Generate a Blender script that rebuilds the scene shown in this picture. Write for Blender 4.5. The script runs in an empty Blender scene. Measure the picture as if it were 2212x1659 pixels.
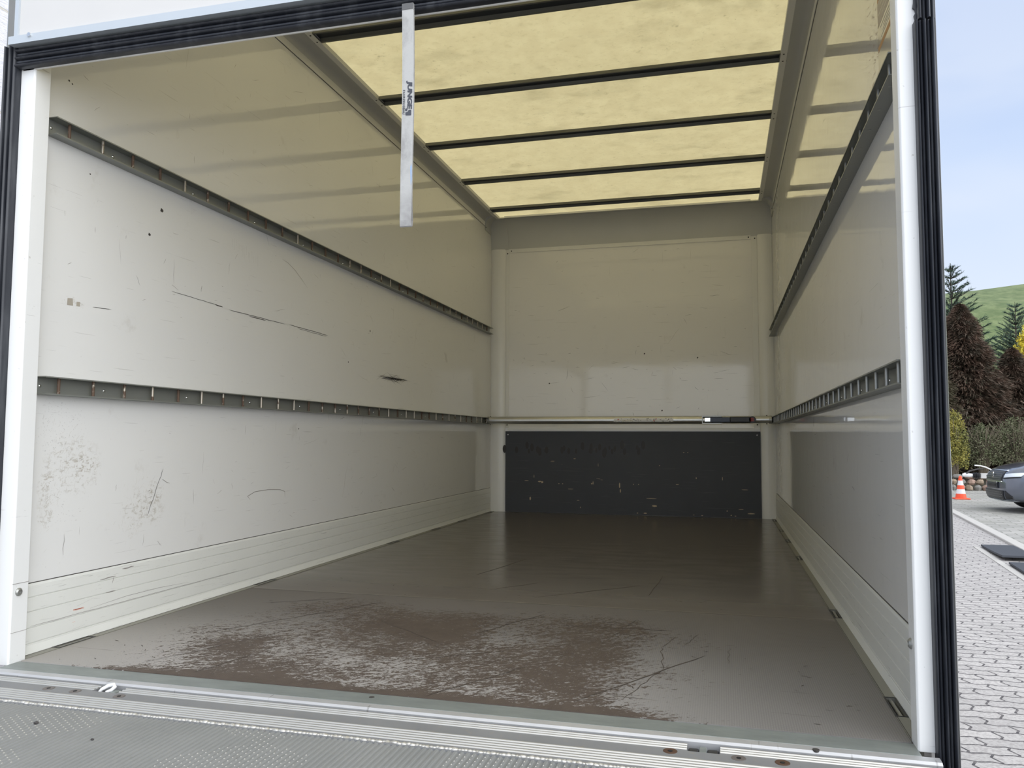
import bpy, math, random
from math import sin, cos, pi, radians
from mathutils import Vector, Matrix

scene = bpy.context.scene
COL = scene.collection

# ------------------------------------------------------------------ camera
cam_d = bpy.data.cameras.new('camera')
cam = bpy.data.objects.new('camera', cam_d)
COL.objects.link(cam)
CX, CY, CZ = 1.77251, -1.68300, 0.57937
YAW, PIT, ROL = 0.257718, 0.0687195, 0.0037114
_f = Vector((-sin(YAW)*cos(PIT), cos(YAW)*cos(PIT), sin(PIT)))
_r = _f.cross(Vector((0, 0, 1))).normalized()
_u = _r.cross(_f)
_r2 = _r*cos(ROL) + _u*sin(ROL)
_u2 = -_r*sin(ROL) + _u*cos(ROL)
m = Matrix((( _r2.x, _u2.x, -_f.x, CX), (_r2.y, _u2.y, -_f.y, CY), (_r2.z, _u2.z, -_f.z, CZ), (0, 0, 0, 1)))
cam.matrix_world = m
cam_d.sensor_width = 36.0
cam_d.sensor_fit = 'HORIZONTAL'
cam_d.lens = 1720.233/2212*36.0
cam_d.clip_start = 0.02
cam_d.clip_end = 400
scene.camera = cam

# ------------------------------------------------------------------ colour management
scene.view_settings.view_transform = 'Standard'
scene.view_settings.look = 'None'
scene.view_settings.gamma = 1
scene.view_settings.use_curve_mapping = False
scene.view_settings.exposure = 0.15
try:
    scene.cycles.use_denoising = True
    scene.cycles.diffuse_bounces = 8
    scene.cycles.max_bounces = 14
    scene.cycles.sample_clamp_indirect = 8
except Exception:
    pass

# ------------------------------------------------------------------ node helpers
class NT:
    def __init__(s, nt):
        s.nt = nt
    def n(s, t, **kw):
        nd = s.nt.nodes.new(t)
        for k, v in kw.items():
            if k.startswith('i_'):
                nd.inputs[k[2:].replace('_', ' ')].default_value = v
            else:
                setattr(nd, k, v)
        return nd
    def l(s, a, b):
        s.nt.links.new(a, b)
    def val(s, sock, v):
        if hasattr(v, 'default_value') or hasattr(v, 'is_linked'):
            s.l(v, sock)
        else:
            sock.default_value = v
    def math(s, op, a, b=0.0, c=0.0, clamp=False):
        nd = s.nt.nodes.new('ShaderNodeMath'); nd.operation = op; nd.use_clamp = clamp
        s.val(nd.inputs[0], a); s.val(nd.inputs[1], b); s.val(nd.inputs[2], c)
        return nd.outputs[0]
    def mix(s, f, a, b):
        nd = s.nt.nodes.new('ShaderNodeMix'); nd.data_type = 'RGBA'
        s.val(nd.inputs[0], f)
        s.val(nd.inputs[6], a if not isinstance(a, tuple) else (*a[:3], 1))
        s.val(nd.inputs[7], b if not isinstance(b, tuple) else (*b[:3], 1))
        return nd.outputs[2]
    def ramp(s, f, stops, interp='LINEAR'):
        nd = s.nt.nodes.new('ShaderNodeValToRGB'); cr = nd.color_ramp; cr.interpolation = interp
        while len(cr.elements) < len(stops): cr.elements.new(0.5)
        for e, (p, c) in zip(cr.elements, stops):
            e.position = p
            e.color = (c, c, c, 1) if not isinstance(c, tuple) else (*c[:3], 1)
        s.val(nd.inputs[0], f)
        return nd.outputs[0]
    def smooth(s, v, lo, hi):
        nd = s.nt.nodes.new('ShaderNodeMapRange'); nd.interpolation_type = 'SMOOTHSTEP'
        s.val(nd.inputs[0], v); nd.inputs[1].default_value = lo; nd.inputs[2].default_value = hi
        nd.inputs[3].default_value = 0; nd.inputs[4].default_value = 1
        return nd.outputs[0]
    def pos(s):
        return s.n('ShaderNodeNewGeometry').outputs['Position']
    def sep(s, v):
        nd = s.n('ShaderNodeSeparateXYZ'); s.l(v, nd.inputs[0]); return nd.outputs
    def mapping(s, v, scale=(1, 1, 1), rot=(0, 0, 0), loc=(0, 0, 0)):
        nd = s.n('ShaderNodeMapping'); s.l(v, nd.inputs[0])
        nd.inputs['Scale'].default_value = scale; nd.inputs['Rotation'].default_value = rot; nd.inputs['Location'].default_value = loc
        return nd.outputs[0]
    def noise(s, v, scale=5, detail=4, rough=0.5, dist=0.0, col=False):
        nd = s.n('ShaderNodeTexNoise'); s.l(v, nd.inputs['Vector'])
        nd.inputs['Scale'].default_value = scale; nd.inputs['Detail'].default_value = detail
        nd.inputs['Roughness'].default_value = rough; nd.inputs['Distortion'].default_value = dist
        return nd.outputs['Color' if col else 'Fac']
    def bump(s, h, strength=0.3, dist=0.01):
        nd = s.n('ShaderNodeBump'); nd.inputs['Strength'].default_value = strength; nd.inputs['Distance'].default_value = dist
        s.l(h, nd.inputs['Height']); return nd.outputs[0]

MATS = {}
def mat(name, base=(.5, .5, .5), rough=.5, metal=0.0, ior=1.5, spec=None, fn=None, coat=0.0):
    if name in MATS: return MATS[name]
    mt = bpy.data.materials.new(name); mt.use_nodes = True
    nt = mt.node_tree; b = nt.nodes['Principled BSDF']
    b.inputs['Base Color'].default_value = (*base[:3], 1)
    b.inputs['Roughness'].default_value = rough
    b.inputs['Metallic'].default_value = metal
    b.inputs['IOR'].default_value = ior
    if spec is not None: b.inputs['Specular IOR Level'].default_value = spec
    b.inputs['Coat Weight'].default_value = coat
    h = NT(nt)
    if fn: fn(h, b)
    else:   # every surface gets a little tonal unevenness
        nz = h.noise(h.pos(), 7, 3)
        c = h.mix(h.math('MULTIPLY', nz, .35), base, tuple(x*.78 for x in base[:3]))
        h.l(c, b.inputs['Base Color'])
    MATS[name] = mt
    return mt

# ------------------------------------------------------------------ world: bright hazy sky, brighter towards the hidden sun
world = bpy.data.worlds.new('sky'); scene.world = world; world.use_nodes = True
wn = NT(world.node_tree)
bg = world.node_tree.nodes['Background']
tc = wn.n('ShaderNodeTexCoord').outputs['Generated']
sx = wn.sep(tc)
elev = sx[2]
base = wn.ramp(wn.math('MULTIPLY_ADD', elev, 1.0, 0.0, clamp=True),
               [(0.0, (.76, .83, .93)), (.16, (.68, .77, .92)), (.30, (.56, .68, .90)), (.45, (.40, .53, .82)), (.62, (.70, .77, .90)), (1.0, (1.20, 1.22, 1.25))])
cl = wn.noise(wn.mapping(tc, scale=(1.2, 1.2, 3.2), rot=(.2, .4, .3)), 2.6, 3, .45, .4)
clm = wn.smooth(cl, .42, .70)
skyc = wn.mix(wn.math('MULTIPLY', clm, .5), base, (.74, .80, .90))
SUN = Vector((0.80, -0.62, 0.42)).normalized()
dp = wn.n('ShaderNodeVectorMath', operation='DOT_PRODUCT'); wn.l(tc, dp.inputs[0]); dp.inputs[1].default_value = SUN
lobe = wn.smooth(dp.outputs['Value'], 0.15, 1.0)
wn.l(wn.mix(lobe, skyc, (2.75, 2.86, 3.02)), bg.inputs['Color'])
bg.inputs['Strength'].default_value = 1.0

# veiled sun
sd = bpy.data.lights.new('sun', 'SUN'); so = bpy.data.objects.new('sun', sd); COL.objects.link(so)
sd.energy = 0.30; sd.angle = radians(40); sd.color = (1, .97, .93)
so.rotation_euler = SUN.to_track_quat('Z', 'Y').to_euler()
so.location = (0, -6, 8)

# ------------------------------------------------------------------ mesh helpers
class MB:
    def __init__(s): s.v = []; s.f = []; s.mi = []; s.cur = 0
    def add(s, vs, fs):
        o = len(s.v); s.v += [tuple(p) for p in vs]; s.f += [tuple(i+o for i in f) for f in fs]; s.mi += [s.cur]*len(fs)
        return s
    def box(s, a, b):
        x0, y0, z0 = [min(p, q) for p, q in zip(a, b)]; x1, y1, z1 = [max(p, q) for p, q in zip(a, b)]
        return s.add([(x0,y0,z0),(x1,y0,z0),(x1,y1,z0),(x0,y1,z0),(x0,y0,z1),(x1,y0,z1),(x1,y1,z1),(x0,y1,z1)],
                     [(0,3,2,1),(4,5,6,7),(0,1,5,4),(1,2,6,5),(2,3,7,6),(3,0,4,7)])
    def prism(s, prof, ax, a0, a1, closed=True):
        # prof: 2D points in the plane of the other two axes (in x,y,z order); extruded along ax
        def P(p, a):
            q = [0, 0, 0]; q[ax] = a
            o = [i for i in range(3) if i != ax]; q[o[0]] = p[0]; q[o[1]] = p[1]; return tuple(q)
        n = len(prof); vs = [P(p, a0) for p in prof] + [P(p, a1) for p in prof]
        fs = [(i, (i+1) % n, (i+1) % n+n, i+n) for i in range(n if closed else n-1)]
        if closed: fs += [tuple(range(n))[::-1], tuple(range(n, 2*n))]
        return s.add(vs, fs)
    def tube(s, pts, r, n=10, caps=True):
        pts = [Vector(p) for p in pts]; rs = r if isinstance(r, (list, tuple)) else [r]*len(pts)
        vs = []; fs = []
        prev = None
        for i, p in enumerate(pts):
            t = (pts[min(i+1, len(pts)-1)]-pts[max(i-1, 0)]).normalized()
            if prev is None:
                a = Vector((0, 0, 1)) if abs(t.z) < .9 else Vector((1, 0, 0))
            else: a = prev
            u = (a - t*a.dot(t)).normalized(); prev = u; w = t.cross(u)
            for k in range(n):
                an = 2*pi*k/n; vs.append(p+(u*cos(an)+w*sin(an))*rs[i])
        for i in range(len(pts)-1):
            for k in range(n):
                k2 = (k+1) % n; fs.append((i*n+k, i*n+k2, (i+1)*n+k2, (i+1)*n+k))
        if caps: fs += [tuple(range(n))[::-1], tuple(range((len(pts)-1)*n, len(pts)*n))]
        return s.add(vs, fs)
    def lathe(s, c, prof, ax=2, n=24):
        # prof (r, h) along ax from centre c
        vs = []; fs = []
        o = [i for i in range(3) if i != ax]
        for r, h in prof:
            for k in range(n):
                q = list(c); q[ax] += h; q[o[0]] += r*cos(2*pi*k/n); q[o[1]] += r*sin(2*pi*k/n); vs.append(tuple(q))
        for i in range(len(prof)-1):
            for k in range(n):
                k2 = (k+1) % n; fs.append((i*n+k, i*n+k2, (i+1)*n+k2, (i+1)*n+k))
        fs += [tuple(range(n))[::-1], tuple(range((len(prof)-1)*n, len(prof)*n))]
        return s.add(vs, fs)
    def rock(s, c, r, seed=0):
        rd = random.Random(seed); vs = []; fs = []
        n, m = 8, 5
        for i in range(m+1):
            th = pi*i/m
            for k in range(n):
                an = 2*pi*k/n; q = 1+rd.uniform(-.16, .16)
                vs.append((c[0]+r[0]*sin(th)*cos(an)*q, c[1]+r[1]*sin(th)*sin(an)*q, c[2]+r[2]*cos(th)*q))
        for i in range(m):
            for k in range(n):
                k2 = (k+1) % n; fs.append((i*n+k, (i+1)*n+k, (i+1)*n+k2, i*n+k2))
        return s.add(vs, fs)

def base_loc(o):
    l = Vector((0, 0, 0))
    while o is not None: l += Vector(o.location); o = o.parent
    return l

def build(name, mb, mt, parent=None, smooth=None, bevel=0.0, origin=None, seg=2):
    me = bpy.data.meshes.new(name)
    off = base_loc(parent) if parent is not None else Vector((0, 0, 0))
    o_l = Vector(origin) if origin is not None else None
    sub = off + (o_l-off if o_l is not None else Vector((0, 0, 0)))
    me.from_pydata([(p[0]-sub.x, p[1]-sub.y, p[2]-sub.z) for p in mb.v], [], mb.f)
    for x in (mt if isinstance(mt, (list, tuple)) else [mt]): me.materials.append(x)
    if isinstance(mt, (list, tuple)):
        for p, i in zip(me.polygons, mb.mi): p.material_index = i
    me.update()
    import bmesh
    bm = bmesh.new(); bm.from_mesh(me); bmesh.ops.recalc_face_normals(bm, faces=bm.faces); bm.to_mesh(me); bm.free()
    o = bpy.data.objects.new(name, me); COL.objects.link(o)
    if parent is not None: o.parent = parent
    if o_l is not None: o.location = o_l-off
    if smooth is not None:
        for p in me.polygons: p.use_smooth = True
        try: me.set_sharp_from_angle(angle=radians(smooth))
        except Exception: pass
    if bevel > 0:
        b = o.modifiers.new('bevel', 'BEVEL'); b.width = bevel; b.segments = seg; b.limit_method = 'ANGLE'; b.angle_limit = radians(40)
    return o

def tag(o, label=None, cat=None, group=None, kind=None):
    if label: o['label'] = label
    if cat: o['category'] = cat
    if group: o['group'] = group
    if kind: o['kind'] = kind
    return o
def thing(name, loc, label, cat, group=None):
    o = bpy.data.objects.new(name, None); COL.objects.link(o); o.location = loc; o.empty_display_size = .1
    return tag(o, label, cat, group)
def struct(name, mb, mt, label=None, **kw):
    o = build(name, mb, mt, **kw); o['kind'] = 'structure'
    if label: o['label'] = label
    return o
def dup(o, parent=None, delta=None):
    c = o.copy(); COL.objects.link(c)
    if parent is not None: c.parent = parent
    if delta is not None: c.location = Vector(o.location)+Vector(delta)
    return c

W = 2.12; DL = .034; L = 4.50; GZ = -0.78; XL = -DL; XR = W+DL

# ------------------------------------------------------------------ materials
GRIME = ((.17, .60, .075, .075, .40, 0), (.22, .50, .085, .065, .75, 1), (.275, .505, .035, .028, .9, 1), (.135, .415, .028, .075, .7, 1), (.47, .345, .040, .060, .65, 1), (.545, .355, .055, .045, .75, 1), (.565, .405, .030, .030, 1.0, 1), (.20, .967, .030, .012, .8, 1), (2.55, .918, .16, .010, .8, 0))
def wall_fn(basec, wear=.5, scr=.6, rough=.045, grime=False):
    def fn(h, b):
        p = h.pos()
        n1 = h.noise(p, 2.2, 3)
        c = h.mix(h.math('MULTIPLY', n1, .30), basec, tuple(x*.86 for x in basec))
        # faint smudged dirt
        d = h.smooth(h.noise(p, 9, 6, .65), .62, .80)
        c = h.mix(h.math('MULTIPLY', d, .22*wear), c, (.30, .25, .19))
        # hairline scuffs, several directions
        for rot, sc, th in (((0, 0, .2), (1, 1.3, 55), .735), ((.35, 0, 0), (1, 2.0, 60), .745), ((1.25, 0, 0), (2, 2.0, 50), .75), ((0, 0, 1.4), (60, 2, 1.6), .765)):
            s = h.noise(h.mapping(p, scale=sc, rot=rot), 3.2, 2, .55)
            s = h.smooth(s, th-.02, th+.015)
            c = h.mix(h.math('MULTIPLY', s, scr), c, (.16, .14, .12))
        # small flecks
        f = h.smooth(h.noise(p, 46, 2, .5), .755, .79)
        c = h.mix(h.math('MULTIPLY', f, .6*scr), c, (.12, .10, .09))
        if grime:
            s3 = h.sep(p); fine = h.noise(h.mapping(p, scale=(1, 1, 1), rot=(.8, 0, 0)), 75, 6, .72, .6)
            streak = h.noise(h.mapping(p, scale=(1, 1, 3.2), rot=(.85, 0, 0)), 26, 5, .7)
            fleck = h.smooth(h.math('ADD', h.math('MULTIPLY', fine, .6), h.math('MULTIPLY', streak, .4)), .50, .60)
            spk = h.smooth(h.noise(p, 150, 2, .5), .64, .70)
            for gy, gz, ry, rz, st_, tan_ in GRIME:
                dy = h.math('DIVIDE', h.math('SUBTRACT', s3[1], gy), ry*1.5); dz = h.math('DIVIDE', h.math('SUBTRACT', s3[2], gz), rz*1.5)
                d2 = h.math('ADD', h.math('MULTIPLY', dy, dy), h.math('MULTIPLY', dz, dz))
                d2 = h.math('ADD', d2, h.math('MULTIPLY_ADD', h.noise(p, 22, 4), 1.2, -.6))
                mk = h.smooth(d2, 1.0, .1)
                c = h.mix(h.math('MULTIPLY', h.math('MULTIPLY', mk, fleck if tan_ else spk), st_*.75), c, (.40, .36, .30) if tan_ else (.16, .15, .14))
        h.l(c, b.inputs['Base Color'])
        r = h.math('MULTIPLY_ADD', h.noise(p, 5, 4), .04, rough-.02)
        h.l(r, b.inputs['Roughness'])
        w = h.math('ADD', h.noise(h.mapping(p, scale=(1, 1, 1.6)), 5.5, 2, .5), h.math('MULTIPLY', h.noise(p, 22, 1), .12))
        h.l(h.bump(w, .16, .0035), b.inputs['Normal'])
    return fn
M_wall = mat('white_glossy_wall_panel', ior=1.52, fn=wall_fn((.75, .745, .73), 1, .22))
M_wall_l = mat('white_grimy_wall_panel', ior=1.52, fn=wall_fn((.75, .745, .73), 1, .22, .045, True))
M_back = mat('white_bulkhead_panel', ior=1.5, fn=wall_fn((.78, .765, .735), .8, .30, .07))
M_trimw = mat('white_painted_trim', (.76, .75, .71), .32)
def kick_fn(h, b):
    p = h.pos(); z = h.sep(p)[2]
    c = h.mix(h.math('MULTIPLY', h.noise(p, 6, 5), .4), (.74, .745, .71), (.60, .60, .56))
    for rot, sc, th in (((0, 0, 0), (1, 1.1, 70), .70), ((.1, 0, 0), (1, 3, 80), .72)):
        s = h.smooth(h.noise(h.mapping(p, scale=sc, rot=rot), 3.5, 3, .6), th-.02, th+.015)
        c = h.mix(h.math('MULTIPLY', s, .55), c, (.20, .19, .19))
    f = h.smooth(h.noise(p, 110, 3, .6), .70, .75)
    c = h.mix(h.math('MULTIPLY', f, .4), c, (.22, .19, .16))
    h.l(c, b.inputs['Base Color'])
M_kick = mat('scuffed_white_kick_board', (.72, .72, .68), .3, fn=kick_fn)
def post_fn(h, b):
    p = h.pos()
    c = h.mix(h.math('MULTIPLY', h.noise(p, 5, 4), .25), (.76, .76, .75), (.68, .68, .66))
    f = h.smooth(h.noise(h.mapping(p, scale=(1, 1, .8)), 60, 3, .6), .69, .74)
    c = h.mix(h.math('MULTIPLY', f, .5), c, (.35, .33, .30))
    s = h.smooth(h.noise(h.mapping(p, scale=(3, 3, 60), rot=(.1, .1, 0)), 2.5, 2), .73, .76)
    c = h.mix(h.math('MULTIPLY', s, .4), c, (.25, .22, .22))
    h.l(c, b.inputs['Base Color'])
M_post = mat('white_post_paint', (.8, .8, .78), .35, fn=post_fn)
M_cove = mat('pale_grey_cove_sheet', (.50, .50, .48), .4)
M_alu = mat('brushed_aluminium', (.62, .62, .60), .38, 1.0)
M_railm = mat('grey_anodised_rail', (.30, .31, .29), .42, .5)
def rung_fn(h, b):
    p = h.pos(); oi = h.n('ShaderNodeObjectInfo').outputs['Random']
    n = h.smooth(h.math('ADD', h.noise(p, 60, 4), h.math('MULTIPLY_ADD', oi, .5, -.25)), .40, .56)
    c = h.mix(n, (.38, .34, .28), (.105, .064, .042))
    h.l(c, b.inputs['Base Color']); h.l(h.math('MULTIPLY_ADD', n, .35, .35), b.inputs['Roughness'])
    h.l(h.math('MULTIPLY_ADD', n, -.6, .7), b.inputs['Metallic'])
M_rung = mat('rust_flecked_steel_pin', rough=.5, metal=.5, fn=rung_fn)
M_steelpin = mat('worn_steel_pin', (.36, .36, .34), .38, .7)
M_chrome = mat('bright_rivet_metal', (.75, .76, .76), .22, 1.0)
M_dark = mat('black_recess', (.012, .012, .013), .6)
def rubber_fn(h, b):
    p = h.pos()
    c = h.mix(h.smooth(h.noise(h.mapping(p, scale=(4, 4, .6)), 8, 5, .6), .45, .75), (.014, .016, .022), (.045, .048, .055))
    h.l(c, b.inputs['Base Color'])
M_rubber = mat('black_ribbed_rubber', (.02, .02, .025), .42, fn=rubber_fn)
def bow_fn(h, b):
    p = h.pos()
    c = h.mix(h.noise(p, 6, 3), (.085, .088, .085), (.125, .125, .112))
    h.l(c, b.inputs['Base Color'])
M_bow = mat('dark_grey_roof_bow_metal', (.1, .1, .1), .42, .2, fn=bow_fn)

def roof_fn(mt):
    nt = mt.node_tree; h = NT(nt)
    for n_ in list(nt.nodes): nt.nodes.remove(n_)
    out = h.n('ShaderNodeOutputMaterial')
    p = h.pos(); s3 = h.sep(p)
    c = h.mix(h.noise(p, 1.3, 3), (.875, .81, .60), (.80, .74, .54))
    d = h.smooth(h.noise(h.mapping(p, scale=(1.0, 1.4, 1)), 3.2, 6, .62), .50, .78)
    c = h.mix(h.math('MULTIPLY', d, .42), c, (.52, .475, .33))
    d2 = h.smooth(h.noise(p, 24, 5, .7), .60, .78)
    msk = h.smooth(h.noise(p, 1.9, 3), .40, .62)
    g1_ = h.smooth(h.noise(h.mapping(p, scale=(1, 1.35, 1), rot=(0, 0, .5)), 30, 6, .75), .50, .74)
    sp_ = h.smooth(h.noise(p, 90, 2, .5), .72, .77)
    c = h.mix(h.math('MULTIPLY', sp_, .45), c, (.30, .27, .17))
    c = h.mix(h.math('MULTIPLY', g1_, .42), c, (.60, .54, .36))
    g2_ = h.smooth(h.noise(p, 11, 5, .65), .35, .62)
    c = h.mix(h.math('MULTIPLY', g2_, .22), (.93, .87, .66), c) if False else h.mix(h.math('MULTIPLY', g2_, .20), c, (.66, .58, .40))
    c = h.mix(h.math('MULTIPLY', h.math('MULTIPLY', d2, msk), .65), c, (.36, .33, .22))
    tr = h.n('ShaderNodeBsdfTranslucent'); h.l(c, tr.inputs[0])
    df = h.n('ShaderNodeBsdfDiffuse'); h.l(c, df.inputs[0])
    gl = h.n('ShaderNodeBsdfGlossy'); gl.inputs['Roughness'].default_value = .35; gl.inputs[0].default_value = (1, 1, 1, 1)
    m1 = h.n('ShaderNodeMixShader'); m1.inputs[0].default_value = .74; h.l(df.outputs[0], m1.inputs[1]); h.l(tr.outputs[0], m1.inputs[2])
    m2 = h.n('ShaderNodeMixShader'); m2.inputs[0].default_value = .03; h.l(m1.outputs[0], m2.inputs[1]); h.l(gl.outputs[0], m2.inputs[2])
    h.l(m2.outputs[0], out.inputs[0])
M_roof = bpy.data.materials.new('translucent_yellowed_fibreglass'); M_roof.use_nodes = True; roof_fn(M_roof)

def floor_fn(h, b):
    p = h.pos(); s3 = h.sep(p); x, y = s3[0], s3[1]
    q = h.mapping(p, rot=(0, 0, -.55), scale=(1.0, 1.0, 1))
    # anti-slip film: warm grey, finely ribbed
    film = h.mix(h.noise(p, 3, 4), (.170, .160, .149), (.118, .110, .101))
    film = h.mix(h.math('MULTIPLY', h.smooth(y, .85, .15), h.math('MULTIPLY_ADD', h.smooth(x, 1.95, 1.2), .62, .10)), film, (.40, .38, .355))  # sky reflection painted into the film as a paler tone, front and centre
    film = h.mix(h.math('MULTIPLY', h.smooth(y, .35, 1.1), .75), film, (.140, .124, .111))
    rib = h.n('ShaderNodeTexWave', wave_type='BANDS', bands_direction='X'); h.l(p, rib.inputs[0]); rib.inputs['Scale'].default_value = 62; rib.inputs['Distortion'].default_value = .5
    rib2 = h.n('ShaderNodeTexWave', wave_type='BANDS', bands_direction='Y'); h.l(p, rib2.inputs[0]); rib2.inputs['Scale'].default_value = 62
    near = h.smooth(y, 1.5, .2)
    rr = h.math('MULTIPLY', h.math('MULTIPLY', rib.outputs['Fac'], rib2.outputs['Fac']), near)
    film = h.mix(h.math('MULTIPLY', rr, .5), film, (.29, .275, .255))
    # worn through to brown plywood face, heaviest by the door
    ax = h.math('ABSOLUTE', h.math('SUBTRACT', x, .93))
    reg = h.math('MULTIPLY', h.smooth(ax, 1.06, .42), h.smooth(y, 1.20, .75))
    edge = h.math('MULTIPLY', h.smooth(y, .10, .035), h.smooth(ax, 1.0, .6))
    n1 = h.noise(h.mapping(q, scale=(1.0, 2.2, 1)), 34, 8, .74, .6)
    n2 = h.noise(p, 2.4, 3, .5)
    n3 = h.noise(h.mapping(p, scale=(1.0, 1.6, 1)), 120, 5, .7, .4)
    t = h.math('ADD', h.math('MULTIPLY', n1, .55), h.math('MULTIPLY', n3, .35))
    t = h.math('ADD', t, h.math('MULTIPLY_ADD', n2, .42, -.21))
    t = h.math('ADD', t, h.math('MULTIPLY_ADD', reg, .22, -.148))
    t = h.math('ADD', t, h.math('MULTIPLY', edge, .10))
    front = h.smooth(y, 1.105, 1.085)
    worn = h.math('MULTIPLY', h.smooth(t, .475, .505), front)
    brown = h.mix(h.noise(p, 14, 6, .75), (.055, .042, .034), (.125, .098, .080))
    # long dark gouges
    g = None
    for rot, th, sc in ((-1.05, .71, (2.0, 46, 1)), (.25, .72, (2.4, 60, 1)), (-.55, .715, (2.2, 52, 1)), (1.35, .73, (2.4, 50, 1))):
        s = h.smooth(h.noise(h.mapping(p, rot=(0, 0, rot), scale=sc), 1.6, 5, .62, .5), th-.012, th+.016)
        g = s if g is None else h.math('MAXIMUM', g, s)
    gf = h.math('MULTIPLY', g, h.smooth(y, 2.2, .9))
    rearc = h.mix(h.noise(h.mapping(p, scale=(.5, 3, 1)), 5, 7, .68), (.165, .145, .129), (.080, .068, .060))
    rearc = h.mix(h.math('MULTIPLY', h.smooth(h.noise(h.mapping(p, scale=(1, 1.4, 1)), 4, 5, .6), .5, .7), .35), rearc, (.16, .145, .128))
    c = h.mix(front, rearc, film)
    c = h.mix(worn, c, brown)
    c = h.mix(h.math('MULTIPLY', gf, .75), c, (.055, .043, .036))
    # board joints: pale filler line with dark edge
    for yy in (1.1, 2.42, 3.62):
        d = h.math('ABSOLUTE', h.math('SUBTRACT', y, h.math('MULTIPLY_ADD', x, .012, yy-.01)))
        c = h.mix(h.math('MULTIPLY', h.smooth(d, .0045, .003), .8), c, (.24, .215, .185))
        d2 = h.math('ABSOLUTE', h.math('SUBTRACT', y, h.math('MULTIPLY_ADD', x, .012, yy-.018)))
        c = h.mix(h.math('MULTIPLY', h.smooth(d2, .004, .002), .7), c, (.03, .025, .02))
    h.l(c, b.inputs['Base Color'])
    r = h.math('MULTIPLY_ADD', h.noise(h.mapping(p, scale=(.6, 2, 1)), 8, 4), .16, .13)
    r = h.math('MAXIMUM', r, h.math('MULTIPLY', front, .58))
    r = h.math('MAXIMUM', r, h.math('MULTIPLY', h.smooth(y, 2.0, 1.0), .36))
    h.l(r, b.inputs['Roughness'])
    h.l(h.math('MULTIPLY_ADD', front, -.28, .5), b.inputs['Specular IOR Level'])
    bh = h.math('ADD', h.math('MULTIPLY', rr, .3), h.math('MULTIPLY', worn, -.6))
    bh = h.math('ADD', bh, h.math('MULTIPLY', h.noise(p, 30, 3), .25))
    h.l(h.bump(bh, .35, .0015), b.inputs['Normal'])
M_floor = mat('brown_antislip_plywood', fn=floor_fn)

def zinc_fn(h, b):
    p = h.pos()
    c = h.mix(h.noise(h.mapping(p, scale=(1, 3, 1), rot=(0, 0, .6)), 9, 6, .65), (.15, .17, .162), (.32, .345, .33))
    s = h.smooth(h.noise(h.mapping(p, scale=(3, 60, 1), rot=(0, 0, 1.0)), 3, 2), .70, .74)
    c = h.mix(h.math('MULTIPLY', s, .5), c, (.12, .13, .13))
    h.l(c, b.inputs['Base Color'])
M_zinc = mat('greenish_galvanised_steel', rough=.42, metal=.35, fn=zinc_fn)
def sill_fn(h, b):
    p = h.pos()
    c = h.mix(h.noise(p, 14, 5, .6), (.46, .46, .465), (.60, .60, .605))
    s = h.smooth(h.noise(h.mapping(p, scale=(26, 3, 1), rot=(0, 0, -.5)), 3, 3), .66, .72)
    c = h.mix(h.math('MULTIPLY', s, .6), c, (.22, .21, .20))
    h.l(c, b.inputs['Base Color'])
M_sill = mat('scratched_aluminium_sill', rough=.42, metal=.55, fn=sill_fn)
def ramp_fn(h, b):
    p = h.pos()
    c = h.mix(h.noise(p, 8, 5, .6), (.185, .19, .195), (.275, .275, .275))
    s = h.smooth(h.noise(h.mapping(p, scale=(2, 2, 1)), 30, 5, .7), .55, .75)
    c = h.mix(h.math('MULTIPLY', s, .45), c, (.33, .27, .20))
    s2 = h.smooth(h.noise(h.mapping(p, scale=(30, 3, 1), rot=(0, 0, -.4)), 3, 2), .70, .74)
    c = h.mix(h.math('MULTIPLY', s2, .5), c, (.14, .14, .14))
    h.l(c, b.inputs['Base Color'])
M_ramp = mat('worn_aluminium_lift_plate', rough=.55, metal=.25, fn=ramp_fn)
M_ridge = mat('polished_ridge_aluminium', (.55, .53, .48), .35, .5)
def tread_fn(h, b):
    p = h.pos()
    c = h.mix(h.noise(p, 5, 6, .6), (.185, .19, .183), (.285, .285, .275))
    s = h.smooth(h.noise(p, 22, 5, .7), .60, .75)
    c = h.mix(h.math('MULTIPLY', s, .35), c, (.17, .16, .14))
    h.l(c, b.inputs['Base Color'])
M_tread = mat('grey_aluminium_tread', rough=.62, metal=.15, fn=tread_fn)
M_bead = mat('weld_bead_metal', (.60, .58, .53), .4, .6)
M_rust = mat('rusty_screw_head', (.10, .055, .035), .6, .3)
M_screw = mat('grey_brown_screw_head', (.20, .18, .17), .45, .5)
M_panelw = mat('white_door_panel', (.585, .57, .55), .4)
M_frame = mat('pale_aluminium_frame', (.50, .54, .575), .42, .2)
def black_fn(h, b):
    p = h.pos()
    c = h.mix(h.noise(p, 3, 5, .6), (.028, .030, .036), (.050, .053, .060))
    s = h.smooth(h.noise(h.mapping(p, scale=(1.2, 1, 60)), 2.6, 3, .6), .655, .70)
    c = h.mix(h.math('MULTIPLY', s, .5), c, (.10, .10, .10))
    for sc, th, cc in (((5, 1, 22), .80, (.40, .32, .22)),):
        s = h.smooth(h.noise(h.mapping(p, scale=sc, loc=(1.3, 0, .7)), 1.25, 3, .55), th-.075, th-.06)
        low = h.smooth(h.sep(p)[2], .62, .25)
        c = h.mix(h.math('MULTIPLY', s, h.math('MULTIPLY', low, .8)), c, cc)
    h.l(c, b.inputs['Base Color'])
M_black = mat('dark_coated_plywood', rough=.55, fn=black_fn)
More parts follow.
